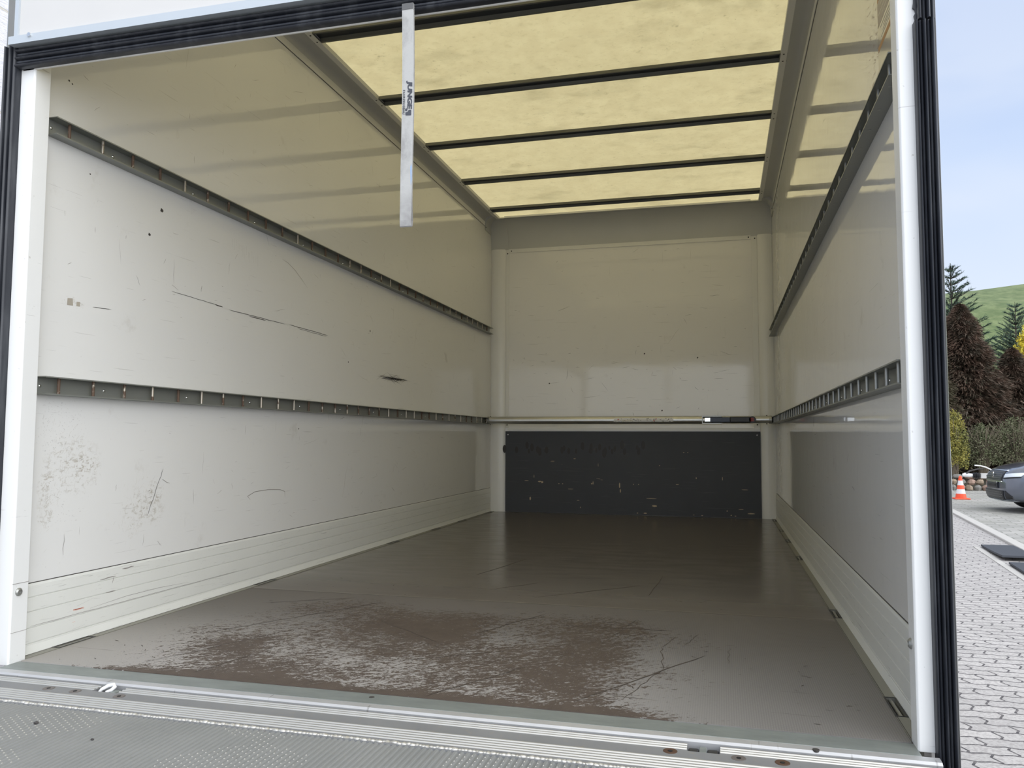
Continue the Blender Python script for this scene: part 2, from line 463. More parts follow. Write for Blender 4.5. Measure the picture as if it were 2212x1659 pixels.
def strap_fn(h, b):
    p = h.pos()
    c = h.mix(h.smooth(h.noise(h.mapping(p, scale=(1, 1, .6)), 22, 6, .65), .42, .75), (.43, .425, .41), (.27, .265, .255))
    lo = h.smooth(h.sep(p)[2], 1.16, 1.07)
    c = h.mix(h.math('MULTIPLY', h.math('MULTIPLY', lo, h.noise(p, 60, 4)), .9), c, (.16, .15, .15))
    h.l(c, b.inputs['Base Color'])
    w = h.n('ShaderNodeTexWave', wave_type='BANDS', bands_direction='Z'); h.l(p, w.inputs[0]); w.inputs['Scale'].default_value = 180
    h.l(h.bump(w.outputs['Fac'], .25, .001), b.inputs['Normal'])
M_strap = mat('grey_webbing', rough=.75, fn=strap_fn)
M_print = mat('dark_grey_print', (.055, .058, .072), .6)
M_ink = mat('faint_scuff_ink', (.30, .28, .26), .5)
M_inkd = mat('dark_scuff_ink', (.05, .045, .042), .6)
M_dirt = mat('tan_grime', (.40, .36, .30), .7)
M_redm = mat('orange_red_paint_rub', (.80, .22, .12), .6)
M_white = mat('plain_white_print', (.8, .8, .8), .5)
M_yel = mat('yellow_print', (.62, .52, .12), .5)
M_blue = mat('blue_print', (.05, .12, .42), .5)
M_redp = mat('red_print', (.55, .06, .05), .5)
M_navy = mat('navy_blue_lever_paint', (.012, .022, .055), .35)
M_blk = mat('black_plastic', (.012, .012, .014), .4)

# ------------------------------------------------------------------ the box body: floor, walls, bulkhead, roof
struct('floor', MB().box((.004, .035, -.06), (2.1165, L+.02, 0)), M_floor, 'brown anti-slip plywood floor worn brown near the door, paler where sky reflection is painted in')
struct('wall_left', MB().box((XL-.03, .05, -.06), (XL, L+.06, 2.36)), M_wall_l, 'glossy white scuffed side wall on the left')
struct('wall_right', MB().box((XR, .05, -.06), (XR+.025, L+.06, 2.36)), M_wall, 'glossy white side wall on the right')
wb = struct('wall_back', MB().box((XL-.03, L, -.06), (XR+.025, L+.05, 2.361)), M_back, 'white bulkhead wall at the far end')
struct('ceiling', MB().box((XL-.02, -.02, 2.362), (XR+.02, L+.05, 2.364)), M_roof, 'yellowed translucent fibreglass roof sheet')

# strips framing the bulkhead panel
build('cover_strip', MB().box((.090, L-.004, .665), (.117, L+.001, 2.098)), M_trimw, wb, bevel=.0015)
build('cover_strip', MB().box((2.004, L-.004, .650), (2.046, L+.001, 2.108)), M_trimw, wb, bevel=.0015)
build('cover_strip', MB().box((.118, L-.0045, 2.088), (2.000, L+.001, 2.119)), M_trimw, wb, bevel=.0015)
build('cover_strip', MB().box((.110, L-.0045, .646), (2.000, L+.001, .668)), M_trimw, wb, bevel=.0015)
for (x, z) in ((.1035, 2.083), (.136, 2.103), (1.985, 2.104), (2.030, 2.093), (2.026, .69), (.104, .69)):
    build('rivet', MB().lathe((x, L-.0062, z), [(.0005, -.001), (.005, 0), (.005, .003)], ax=1, n=12), M_dark, wb)

# corner cover columns (shallow, bowed out)
def column(x0, x1, y, name, side):
    prof = []
    n = 12
    for i in range(n+1):
        t = i/n; xx = x0+(x1-x0)*t
        prof.append((xx, y-.004-.016*sin(pi*min(max(t*1.0, 0), 1))**.8))
    prof += [(x1, y+.001), (x0, y+.001)]
    o = struct(name, MB().prism(prof, 2, 0.0, 2.12), M_trimw, smooth=40)
    return o
c1 = column(XL+.001, .088, L, 'trim_1', 0)
tag(c1, 'rounded white corner cover at the far left of the bulkhead')
c2 = column(2.047, XR-.001, L, 'trim_2', 1)
tag(c2, 'rounded white corner cover at the far right of the bulkhead')

# concave coves under the roof
def side_cove(name, sgn, x0):
    # profile in X,Z ; sgn=+1 left side
    P = [(0.0, 2.272), (.003, 2.2722), (.003, 2.306)]
    a = [(0.0012, 2.308), (.004, 2.322), (.012, 2.336), (.026, 2.344), (.044, 2.346), (.062, 2.344)]
    inner = P + a + [(.069, 2.342), (.098, 2.342), (.098, 2.3615)]
    outer = [(0.0, 2.3615)]
    prof = [(x0+sgn*u, z) for u, z in inner+outer]
    return struct(name, MB().prism(prof, 1, .03, L-.115), M_cove, smooth=50)
t3 = side_cove('trim_3', 1, XL); tag(t3, 'grey cove moulding between left wall and roof')
t4 = side_cove('trim_4', -1, XR); tag(t4, 'grey cove moulding between right wall and roof')
# seams and rivets on the coves
for t, xs, sg in ((t3, XL, 1), (t4, XR, -1)):
    mb = MB()
    for y in [1.36+.0, 1.42, 2.05, 2.12, 2.74, 2.81, 3.43, 3.50, 4.13, 4.19]:
        mb.lathe((xs+sg*.084, y, 2.3415), [(.004, -.002), (.004, .002)], ax=2, n=10)
    r = build('rivet', mb, M_inkd, t); r['label'] = 'small dark rivets along the flange'
    build('seam', MB().box((xs+sg*.0001, .06, 2.2700), (xs+sg*.0012, L-.12, 2.2714)), M_inkd, t)
    build('cover_strip', MB().box((xs+sg*.0031, .06, 2.2724), (xs+sg*.0040, L-.12, 2.3055)), M_trimw, t)
    build('cover_strip', MB().box((xs+sg*.0695, .06, 2.3410), (xs+sg*.0978, L-.12, 2.3419)), M_trimw, t)
# front cove over the bulkhead
prof = []
R0 = [(L-.001, 2.120), (L-.004, 2.150), (L-.010, 2.190), (L-.022, 2.235), (L-.042, 2.278), (L-.066, 2.310), (L-.095, 2.333), (L-.118, 2.342), (L-.128, 2.342), (L-.128, 2.348), (L-.10, 2.361), (L, 2.361)]
t5 = struct('trim_5', MB().prism(R0, 0, .105, 2.010), M_cove, smooth=50)
tag(t5, 'grey cove moulding above the bulkhead')
build('cover_strip', MB().box((.11, L-.140, 2.343), (2.0, L-.128, 2.356)), M_trimw, t5)
R1 = [(y+ (.000 if i > 8 else -.003), z) for i, (y, z) in enumerate(R0)]
for nm, xa, xb, lb in (('trim_6', XL+.001, .112, 'moulded corner piece at the far left roof corner'), ('trim_7', 2.003, XR-.001, 'moulded corner piece at the far right roof corner')):
    mb = MB(); mb.prism([(y-.002, z-.006 if i < 1 else z) for i, (y, z) in enumerate(R1)], 0, xa, xb)
    o = struct(nm, mb, M_cove, smooth=50); tag(o, lb)
    xw = xa if nm == 'trim_6' else xb; sg = 1 if nm == 'trim_6' else -1
    pr = [(xw, 2.24), (xw+sg*.004, 2.24), (xw+sg*.008, 2.285), (xw+sg*.02, 2.318), (xw+sg*.045, 2.337), (xw+sg*.09, 2.343), (xw+sg*.09, 2.361), (xw, 2.361)]
    build('corner_flange', MB().prism(pr, 1, L-.20, L-.02), M_cove, o, smooth=50)
    build('rivet', MB().lathe((xw+sg*.006, L-.19, 2.262), [(.004, -.003), (.004, .003)], ax=0, n=10), M_inkd, o)

# kick boards with grooves
def kick(name, sgn, xw, lb):
    P = [(0, -.01), (.0085, 0.0), (.0120, .001), (.0118, .003), (.0066, .0215), (.006, .022)]
    z = .022
    for g in (.028, .069, .112, .150):
        P += [(.006, g-.0016), (.0030, g-.0004), (.0030, g+.0004), (.006, g+.0016)]
    P += [(.006, .180), (.0045, .1865), (0, .1865)]
    prof = [(xw+sgn*u, zz) for u, zz in P]
    o = struct(name, MB().prism(prof, 1, .055, L-.012), M_kick); tag(o, lb)
    build('seam', MB().box((xw+sgn*.0002, .055, .1866), (xw+sgn*.002, L-.012, .1885)), M_inkd, o)
    return o
kl = kick('baseboard_left', 1, XL, 'grooved white kick board along the left wall')
kr = kick('baseboard_right', -1, XR, 'grooved white kick board along the right wall')

# door posts
def post(name, x_in, sgn, lb):
    # sgn=-1: post extends to negative x (left)
    wdt = .046
    P = [(0, .0035), (.0035, 0), (wdt, 0), (wdt, .052), (0, .052)]
    prof = [(x_in+sgn*u, y) for u, y in P]
    o = struct(name, MB().prism(prof, 2, -.004, 2.37), M_post, bevel=.0012); tag(o, lb)
    return o
pl = post('trim_8', 0.0, -1, 'white door post at the left of the opening')
prr = post('trim_9', W, 1, 'white door post at the right of the opening')
build('bolt', MB().lathe((0.0, .022, .178), [(.0105, -.002), (.0105, .002), (.007, .0055), (.0045, .0058), (.0040, .0020)], ax=0, n=20), M_steelpin, pl)
build('bolt', MB().lathe((W-.0058, .030, .188), [(.004, .003), (.0045, .0), (.007, .0003), (.0105, .0038), (.0105, .007)], ax=0, n=20), M_steelpin, prr)
build('seam', MB().box((-.0005, .003, .1995), (.0006, .052, .2008)), M_ink, pl)
build('seam', MB().box((-.0005, .003, .0755), (.0006, .052, .0765)), M_ink, pl)

# sill: galvanised angle + aluminium edge
struct('trim_10', MB().box((-.001, -.028, -.05), (2.121, .0348, -.0015)), M_zinc, 'greenish galvanised steel threshold strip', bevel=.001)
s11 = struct('trim_11', MB().prism([(-.0285, -.06), (-.0285, -.002), (-.048, -.003), (-.053, -.007), (-.053, -.06)], 0, -.09, 2.150), M_sill, 'pale aluminium edge profile of the sill')
for (x, y) in ((1.002, .012), (1.935, -.046)):
    build('screw', MB().lathe((x, y, -.003), [(.006, -.002), (.0065, .0018), (.004, .0022)], n=14), M_inkd, s11)

# ------------------------------------------------------------------ dirt and scratches that stay on the surfaces
def left_pt(y, z, off=.0004): return (XL+off, y, z)
def stroke(mb, pts, w, axis, off, rd=None):
    # thin tapered ribbon on a wall (axis 0: x const) or bulkhead (axis 1: y const) or floor (axis 2)
    for i in range(len(pts)-1):
        a, b = Vector((pts[i][0], pts[i][1])), Vector((pts[i+1][0], pts[i+1][1]))
        d = (b-a); n_ = Vector((-d.y, d.x)).normalized()
        wa = w*(1.0 if i else .3); wb_ = w*(1.0 if i < len(pts)-2 else .2)
        q = [a-n_*wa/2, b-n_*wb_/2, b+n_*wb_/2, a+n_*wa/2]
        def P(p):
            if axis == 0: return (off, p.x, p.y)
            if axis == 1: return (p.x, off, p.y)
            return (p.x, p.y, off)
        mb.add([P(v) for v in q], [(0, 1, 2, 3)])
def wiggle(rd, p, q, n, amp):
    out = []
    for i in range(n+1):
        t = i/n; out.append((p[0]+(q[0]-p[0])*t+rd.uniform(-amp, amp)*(0 < i < n), p[1]+(q[1]-p[1])*t+rd.uniform(-amp, amp)*(0 < i < n)))
    return out
rd = random.Random(7)
wl = bpy.data.objects['wall_left']; wr = bpy.data.objects['wall_right']; fl = bpy.data.objects['floor']
dk = MB(); lt = MB(); gr = MB()
XO = XL+.0006
# the long horizontal gouge in three runs
stroke(dk, wiggle(rd, (.616, 1.077), (.905, 1.070), 10, .0008), .0016, 0, XO)
stroke(dk, wiggle(rd, (.86, 1.070), (.905, 1.0685), 3, .0006), .0034, 0, XO)
stroke(dk, wiggle(rd, (.946, 1.065), (1.344, 1.066), 14, .001), .0022, 0, XO)
stroke(dk, wiggle(rd, (1.08, 1.060), (1.20, 1.060), 6, .001), .003, 0, XO)
stroke(dk, wiggle(rd, (1.382, 1.069), (1.731, 1.066), 14, .0012), .0024, 0, XO)
stroke(dk, wiggle(rd, (1.45, 1.062), (1.72, 1.059), 10, .0012), .0016, 0, XO)
# long curved hairline
arc = [(1.314, 1.341), (1.36, 1.335), (1.42, 1.315), (1.48, 1.285), (1.534, 1.255)]
stroke(lt, arc, .002, 0, XO)
stroke(lt, [(1.12, .335), (1.10, .350), (1.15, .365), (1.25, .368), (1.34, .362), (1.375, .352), (1.378, .325)], .0024, 0, XO)
# speckle cluster low by the post
for k in range(240):
    y = .10+abs(rd.gauss(0, .075)); z = rd.uniform(.34, .68)
    y += max(0, (.5-z))*.25
    a = rd.uniform(-.6, 1.2); ln = rd.uniform(.0012, .006)
    (dk if rd.random() < .14 else lt).add([], [])
    stroke(dk if rd.random() < .10 else lt, [(y, z), (y+ln*cos(a), z+ln*sin(a))], rd.uniform(.0006, .0018), 0, XO)
# grime patches of short tan strokes
for (yc, zc, sy, sz, ang, n_) in ((.20, .52, .035, .05, .8, 40), (.27, .50, .035, .035, .9, 30), (.13, .43, .02, .05, 1.2, 30), (.52, .36, .05, .045, .9, 60), (.46, .33, .03, .05, 1.1, 30), (.56, .41, .03, .03, .9, 30)):
    for k in range(n_):
        y = rd.gauss(yc, sy); z = rd.gauss(zc, sz); a = ang+rd.gauss(0, .5); ln = rd.uniform(.004, .020)
        if y < .06: continue
        stroke(gr, [(y, z), (y+ln*cos(a), z+ln*sin(a))], rd.uniform(.0006, .0016), 0, XO-.0001)
stroke(dk, wiggle(rd, (.535, .325), (.605, .475), 14, .0018), .0016, 0, XO)
stroke(lt, wiggle(rd, (.60, .440), (.64, .425), 4, .002), .002, 0, XO)
# smudge, chips and random nicks
for (y, z, s) in ((.555, 1.339, .008), (.50, 1.243, .006), (.148, 1.605, .0035), (.160, 1.600, .003), (.24, 1.36, .003), (1.48, .62, .004), (2.20, 1.15, .006), (1.95, .96, .005)):
    dk.add([(XO, y-s, z-s*.5), (XO, y+s*.3, z-s*.8), (XO, y+s, z), (XO, y+s*.4, z+s*.6), (XO, y-s*.6, z+s*.9)], [(0, 1, 2, 3, 4)])
for (y, z, s) in ((.185, .968, .011), (.215, .966, .007)):
    gr.add([(XO, y-s, z-s), (XO, y+s, z-s*.9), (XO, y+s*.8, z+s), (XO, y-s*.9, z+s*.8)], [(0, 1, 2, 3)])
stroke(dk, wiggle(rd, (.27, .966), (.345, .970), 6, .001), .0016, 0, XO)
for k in range(46):
    stroke(dk, wiggle(rd, (2.36+rd.gauss(0, .03), .915+rd.gauss(0, .008)), (2.72+rd.gauss(0, .05), .925+rd.gauss(0, .008)), 5, .003) if k < 9 else
           wiggle(rd, (2.5+rd.gauss(0, .1), .915+rd.gauss(0, .012)), (2.56+rd.gauss(0, .1), .920+rd.gauss(0, .012)), 2, .002), .0014, 0, XO)
for k in range(14):   # scuff comb
    y = .955+k*.013+rd.uniform(-.004, .004); z = 1.335-k*.003
    stroke(lt, [(y, z+rd.uniform(.0, .02)), (y+.002, z-rd.uniform(.01, .035))], .0016, 0, XO)
for k in range(300):
    y = rd.uniform(.15, 4.3); z = rd.choice([rd.uniform(.22, .68), rd.uniform(.80, 1.40), rd.uniform(1.5, 2.2)])
    a = rd.choice([rd.gauss(0, .25), rd.gauss(pi/2, .25), rd.uniform(0, pi)]); ln = min(rd.expovariate(1/.028), .13)*(1.3 if y > 1.5 else .8)
    mbx = dk if rd.random() < .07 else lt
    stroke(mbx, wiggle(rd, (y, z), (y+ln*cos(a), z+ln*sin(a)), 3, ln*.05), rd.uniform(.0006, .0016), 0, XO)
tag(build('scratch_marks', dk, M_inkd, wl), kind='stuff'); tag(build('scuff_marks', lt, M_ink, wl), kind='stuff'); tag(build('grime_marks', gr, M_dirt, wl), kind='stuff')
# right wall scuffs
dk = MB(); lt = MB()
for k in range(150):
    y = rd.uniform(.4, 4.3); z = rd.choice([rd.uniform(.22, .66), rd.uniform(.80, 1.33), rd.uniform(1.45, 2.2)])
    a = rd.choice([rd.gauss(0, .3), rd.gauss(pi/2, .25)]); ln = min(rd.expovariate(1/.03), .15)
    stroke(lt if rd.random() < .8 else dk, wiggle(rd, (y, z), (y+ln*cos(a), z+ln*sin(a)), 3, ln*.05), rd.uniform(.0008, .0018), 0, XR-.0006)
for k in range(16):
    a = k*.7; stroke(lt, [(4.33+.05*cos(a)+rd.uniform(-.02, .02), 1.26+.05*sin(a)+rd.uniform(-.05, .05)), (4.33+.05*cos(a+.8), 1.26+.06*sin(a+.8))], .003, 0, XR-.0006)
tag(build('scratch_marks', dk, M_inkd, wr), kind='stuff'); tag(build('scuff_marks', lt, M_ink, wr), kind='stuff')
# bulkhead scuffs
dk = MB(); lt = MB()
for k in range(150):
    x = rd.uniform(.15, 1.98); z = rd.choice([rd.uniform(.70, 1.3), rd.uniform(.8, 2.05)])
    a = rd.choice([rd.gauss(0, .15), rd.gauss(0, .15), rd.uniform(0, pi)]); ln = min(rd.expovariate(1/.03), .16)
    stroke(lt if rd.random() < .75 else dk, wiggle(rd, (x, z), (x+ln*cos(a), z+ln*sin(a)), 3, ln*.04), rd.uniform(.0007, .0019), 1, L-.0008)
for (x, z) in ((.45, 1.02), (1.33, .80), (1.60, 1.20), (1.20, 1.24)):
    s = .0065; dk.add([(x-s, L-.0009, z-s*.5), (x+s*.4, L-.0009, z-s), (x+s, L-.0009, z+s*.2), (x, L-.0009, z+s)], [(0, 1, 2, 3)])
tag(build('scratch_marks', dk, M_inkd, wb), kind='stuff'); tag(build('scuff_marks', lt, M_ink, wb), kind='stuff')
# kick board scrapes, left
dk = MB(); rm = MB(); xo = XL+.0064
stroke(dk, wiggle(rd, (.09, .073), (1.05, .071), 20, .0006), .0012, 0, xo)
stroke(dk, [(.30, .079), (.45, .087), (.60, .086), (.75, .078)], .0012, 0, xo)
stroke(dk, wiggle(rd, (.335, .155), (.40, .156), 4, .001), .0028, 0, xo)
stroke(dk, wiggle(rd, (.425, .1735), (.475, .174), 4, .001), .0035, 0, xo)
stroke(dk, wiggle(rd, (.36, .112), (.40, .1125), 3, .0005), .003, 0, xo)
stroke(dk, wiggle(rd, (.385, .136), (.392, .156), 3, .001), .002, 0, xo)
for k in range(170):
    y = rd.uniform(.1, 4.2); z = rd.uniform(.03, .18); ln = min(rd.expovariate(1/.03), .2); a = rd.gauss(0, .12)
    stroke(dk, [(y, z), (y+ln*cos(a), z+ln*sin(a))], rd.uniform(.0005, .0013), 0, xo)
for k in range(12):
    stroke(rm, [(.235+rd.uniform(0, .012), .082+rd.uniform(0, .006)), (.26+rd.uniform(0, .02), .083+rd.uniform(0, .006))], .0015, 0, xo+.0001)
stroke(rm, [(.235, .052), (.245, .053)], .002, 0, xo+.0001)
tag(build('scratch_marks', dk, M_ink, kl), kind='stuff'); tag(build('paint_rub', rm, M_redm, kl), kind='stuff')
dk = MB(); xo = XR-.0064
for k in range(120):
    y = rd.uniform(.3, 4.2); z = rd.uniform(.03, .18); ln = min(rd.expovariate(1/.04), .2); a = rd.gauss(0, .15)
    stroke(dk, [(y, z), (y+ln*cos(a), z+ln*sin(a))], rd.uniform(.0005, .0013), 0, xo)
tag(build('scratch_marks', dk, M_ink, kr), kind='stuff')
# long drag gouges on the floor
dk = MB()
for p, q, w in (((.50, .06), (.55, .27), .003), ((1.12, .05), (1.28, .33), .005), ((.28, .42), (.60, .98), .004), ((.32, .10), (.62, .80), .002), ((1.55, .14), (1.62, .40), .002), ((1.62, .40), (1.60, .62), .0022),
                ((1.60, .62), (1.63, .74), .0018), ((1.43, .60), (1.50, .95), .0025), ((1.20, .95), (1.05, .62), .004), ((.95, .30), (1.20, .47), .003), ((1.45, .1), (1.72, .56), .0045), ((1.28, .80), (1.62, .82), .004),
                ((.70, .72), (.98, .50), .003), ((.20, .85), (.48, 1.02), .003), ((1.66, .66), (1.70, .80), .002), ((1.78, .5), (1.785, .66), .0015), ((1.1, 1.2), (1.45, 1.55), .004), ((.9, 1.3), (1.05, 1.5), .003), ((1.5, 1.35), (1.52, 1.8), .003), ((.75, 1.6), (.85, 2.1), .003)):
    stroke(dk, wiggle(rd, p, q, 9, .004), w, 2, .0006)
for k in range(260):
    x = rd.uniform(.06, 2.08); y = rd.uniform(.07, 1.4); a = rd.choice([rd.gauss(-.4, .3), rd.uniform(0, pi)]); ln = rd.uniform(.004, .018)
    stroke(dk, wiggle(rd, (x, y), (x+ln*cos(a), y+ln*sin(a)), 4, ln*.14), rd.uniform(.001, .003), 2, .0006)
tag(build('gouge_marks', dk, mat('dark_brown_gouge', (.07, .055, .046), .6), fl), kind='stuff')

# ------------------------------------------------------------------ black kick panel on the bulkhead
kp = thing('plywood_panel', (1.07, L-.012, 0), 'dark grey chipped plywood panel across the foot of the far wall', 'panel')
build('board', MB().box((.094, L-.0145, .002), (2.046, L-.0012, .640)), M_black, kp, bevel=.001)
for x in (.115, 2.022): build('screw', MB().lathe((x, L-.0155, .613), [(.0005, -.0005), (.0045, 0), (.0045, .001)], ax=1, n=10), M_white, kp)
sm = MB()
for k in range(34):
    x = rd.choice([rd.gauss(.50, .18), rd.gauss(.85, .12), rd.uniform(.2, 1.2)]); z = .50+rd.gauss(0, .02); r = rd.uniform(.008, .024)
    sm.add([(x+r*.7*cos(i*pi/5), L-.0149-k*.00001, z+r*1.5*sin(i*pi/5)) for i in range(10)], [tuple(range(10))])
tag(build('smudge_marks', sm, mat('brown_black_smudge', (.020, .016, .013), .5), kp), kind='stuff')
ch = MB(); ch2 = MB()
for (x, z, w, h_) in ((.33, .285, .005, .03), (.375, .245, .03, .012), (.395, .240, .022, .02), (.53, .23, .012, .006), (.56, .23, .010, .006), (.62, .19, .05, .004), (.655, .425, .022, .006), (.80, .24, .006, .03), (.79, .235, .012, .012), (1.005, .225, .012, .05), (1.01, .185, .010, .035),
                      (1.31, .38, .008, .008), (1.49, .48, .012, .006), (1.52, .48, .010, .005), (1.11, .235, .008, .008), (1.15, .235, .008, .008), (1.44, .24, .030, .006), (1.27, .075, .045, .016), (1.20, .018, .03, .010), (1.14, .018, .014, .008), (1.56, .015, .008, .008), (1.62, .012, .016, .006), (1.83, .02, .012, .008), (1.86, .015, .014, .006),
                      (1.80, .05, .006, .014), (1.90, .065, .05, .005), (1.97, .035, .06, .010), (1.58, .29, .006, .016), (.30, .11, .014, .034), (.70, .05, .006, .014), (1.77, .29, .005, .03), (1.25, .13, .09, .004), (1.93, .21, .05, .004), (.27, .25, .04, .004), (.84, .38, .003, .03)):
    n_ = 7; ch.add([(x+w/2*cos(2*pi*i/n_)*rd.uniform(.7, 1.1), L-.0150, z+h_/2*sin(2*pi*i/n_)*rd.uniform(.7, 1.1)) for i in range(n_)], [tuple(range(n_))])
for k in range(90):
    x = rd.uniform(.12, 1.95); z = rd.choice([rd.uniform(.02, .3), rd.uniform(.02, .6)]); ln = min(rd.expovariate(1/.04), .22)
    stroke(ch2, [(x, z), (min(x+ln, 2.03), z+rd.gauss(0, .0015))], rd.uniform(.0006, .0016), 1, L-.0149)
tag(build('wood_chips', ch, mat('bare_plywood_chip', (.50, .40, .27), .7), kp), kind='stuff'); tag(build('scratch_marks', ch2, mat('pale_grey_scratch', (.13, .13, .13), .6), kp), kind='stuff')

# ------------------------------------------------------------------ load securing rails
def rail(label, xw, sgn, ztop, pin_mat, y0, y1, group, holes):
    t = thing('lashing_rail', (xw, y0, ztop-.025), label, 'cargo rail', group)
    H = .050; D = .035; T = .0022
    P = [(0, 0), (0, -H), (D, -H), (D, -H+.0035), (D-.003, -H+T), (T, -H+T), (T, -T), (D-.003, -T), (D, -.0035), (D, 0)]
    prof = [(xw+sgn*(u+.0003), ztop+z) for u, z in P]
    build('channel', MB().prism(prof, 1, y0, y1), M_railm, t)
    xc = xw+sgn*.021
    first = None
    y = .136; k = 0
    while y < y1-.02:
        if first is None:
            pr = MB().tube([(xc, y, ztop-H+(.0006 if sgn > 0 else -.0008)), (xc, y, ztop-.0005)], .0043, 10)
            first = build('rung', pr, pin_mat, t, smooth=40); cur = first
        else:
            cur = dup(first, t, (0, y-.136, 0))
        y += .1264; k += 1
    rv = None
    for i in range(12):
        yy = y0+.012 if i == 0 else .325+(i-1)*.3855
        if yy > y1-.03: break
        if rv is None:
            rv = build('rivet', MB().lathe((xw+sgn*(T+.0005), y0+.012, ztop-.026), [(.0048, -.0005*1), (.0040, sgn*.0018), (.0015, sgn*.0028)], ax=0, n=12), M_chrome, t, smooth=60)
        else: dup(rv, t, (0, yy-(y0+.012), 0))
    return t
RG = 'lashing rails on the side walls'
rail('upper grey lashing rail with rusty pins on the left wall', XL, 1, 1.468, M_rung, .078, 4.445, RG, False)
rail('lower grey lashing rail with rusty pins on the left wall', XL, 1, .745, M_rung, .078, 4.445, RG, False)
rail('upper grey lashing rail climbing steeply on the right wall', XR, -1, 1.390, M_steelpin, .078, 4.46, RG, False)
rail('lower grey lashing rail at bar height on the right wall', XR, -1, .744, M_steelpin, .078, 4.46, RG, False)

# ------------------------------------------------------------------ flush floor rails with lashing slots
def floor_rail(label, x0, x1, slots, xs):
    t = thing('floor_rail', ((x0+x1)/2, 2.2, 0), label, 'floor rail', 'floor rails along the side walls')
    mb = MB(); y = .053; ws = .0095
    xm0, xm1 = xs-ws, xs+ws
    for s in slots:
        a, b = s-.062, s+.062
        mb.box((x0, y, -.03), (x1, a, .0018)); mb.box((x0, a, -.03), (xm0, b, .0018)); mb.box((xm1, a, -.03), (x1, b, .0018)); y = b
    mb.box((x0, y, -.03), (x1, L-.015, .0018))
    build('profile', mb, mat('beige_grey_rail_paint', (.215, .21, .175), .42), t)
    build('seam', MB().box((x0+(.003 if xs < 1 else .0015), .053, .0018), (x0+(.0042 if xs < 1 else .0028), L-.015, .0022)), M_inkd, t)
    for s in slots:
        e = build('slot', MB().box((xm0, s-.062, -.029), (xm1, s+.062, -.024)), M_dark, t)
        build('lashing_bar', MB().tube([(xs, s-.062, -.004), (xs, s-.045, -.003), (xs, s+.045, -.003), (xs, s+.062, -.004)], .0045, 10), M_steelpin, e, smooth=40)
        rm_ = MB()
        for a, b in (((xm0-.003, s-.066), (xm0, s+.066)), ((xm1, s-.066), (xm1+.003, s+.066)), ((xm0, s-.066), (xm1, s-.062)), ((xm0, s+.062), (xm1, s+.066))):
            rm_.box((a[0], a[1], .0016), (b[0], b[1], .0028))
        build('slot_rim', rm_, M_blk, e)
    return t
floor_rail('narrow beige floor rail with black lashing slots by the right wall', 2.1168, XR-.0122, [.245, 1.20, 2.49, 3.17, 3.71, 4.36], 2.1290)
floor_rail('narrow beige floor rail with a black slot by the left wall', XL+.0122, .0037, [.225, 1.20, 2.49, 3.17, 3.71, 4.36], -.0085)

# ------------------------------------------------------------------ roof bows (open channel underneath)
BY = [1.392, 2.087, 2.768, 3.455, 4.150]
names_b = ['widest dark roof bow, first one crossing behind the grey strap', 'second dark roof bow from the door crossing the yellow roof', 'third dark roof bow from the door, middle of the yellow roof',
           'fourth dark roof bow, last but one before the bulkhead', 'smallest and farthest dark roof bow, next to the bulkhead']
bow0 = None
for i, y in enumerate(BY):
    if bow0 is None:
        bow0 = thing('roof_bow', (W/2, y, 2.36), names_b[i], 'roof beam', 'roof bows under the fibreglass roof')
        w = .044; zt = 2.3615; zb = 2.3425
        # omega section: outer legs, inward lips, open recess
        P = [(-w+.008, zt), (-w, zb), (-w+.010, zb), (-w+.016, zb+.004), (-w+.022, zb+.0155), (w-.020, zb+.0155), (w-.014, zb+.004), (w-.012, zb), (w, zb), (w-.012, zt)]
        build('beam', MB().prism([(y+a, z) for a, z in P], 0, XL+.066, XR-.066), M_bow, bow0)
        build('recess_shade', MB().box((XL+.075, y-w+.0205, zb+.0130), (XR-.075, y+w-.019, zb+.0158)), mat('painted_channel_shade', (.020, .023, .028), .6), bow0)  # dark insert paints the shade inside the open channel
        for xx in (XL+.072, XR-.102):
            build('end_bracket', MB().box((xx, y-.033, zb-.0005), (xx+.03, y+.033, zb+.0035)), M_bow, bow0, bevel=.001)
    else:
        c = bow0.copy(); COL.objects.link(c); c.location = (W/2, y, 2.36); c['label'] = names_b[i]
        for ch_ in bow0.children:
            d = ch_.copy(); COL.objects.link(d); d.parent = c
BY_first = bow0

# ------------------------------------------------------------------ rear header panel (overhead door) with frame, seal, bolt
hz0 = 1.620
hp = thing('overhead_door', (1.0, -.02, 1.62), 'white overhead door panel in an aluminium frame above the opening', 'door panel')
build('panel', MB().box((-.022, -.034, 1.642), (2.19, .0, 2.44)), M_panelw, hp)
fr = MB()
fr.prism([(-.0415, hz0), (-.0415, hz0+.022), (-.037, hz0+.024), (-.030, hz0+.024), (-.030, hz0+.004), (-.002, hz0+.010), (-.002, hz0+.005)], 0, -.0505, 2.20)
fr.box((-.034, -.040, hz0+.020), (-.022, -.0, 2.44))
build('frame', fr, M_frame, hp)
build('bolt', MB().lathe((.020, -.046, 1.638), [(.002, .0005), (.0055, .0), (.0055, .0055)], ax=1, n=16), M_chrome, hp, smooth=50)
for k, (x, w_) in enumerate(((.06, .02), (.33, .03), (.36, .016), (.50, .012), (.60, .02), (.66, .014))):
    build('paint_chip', MB().add([(x+w_/2*cos(i*pi/4), -.022+.0035*sin(i*pi/4), 1.6215) for i in range(8)], [tuple(range(8))]), M_frame, hp) if k < 0 else None

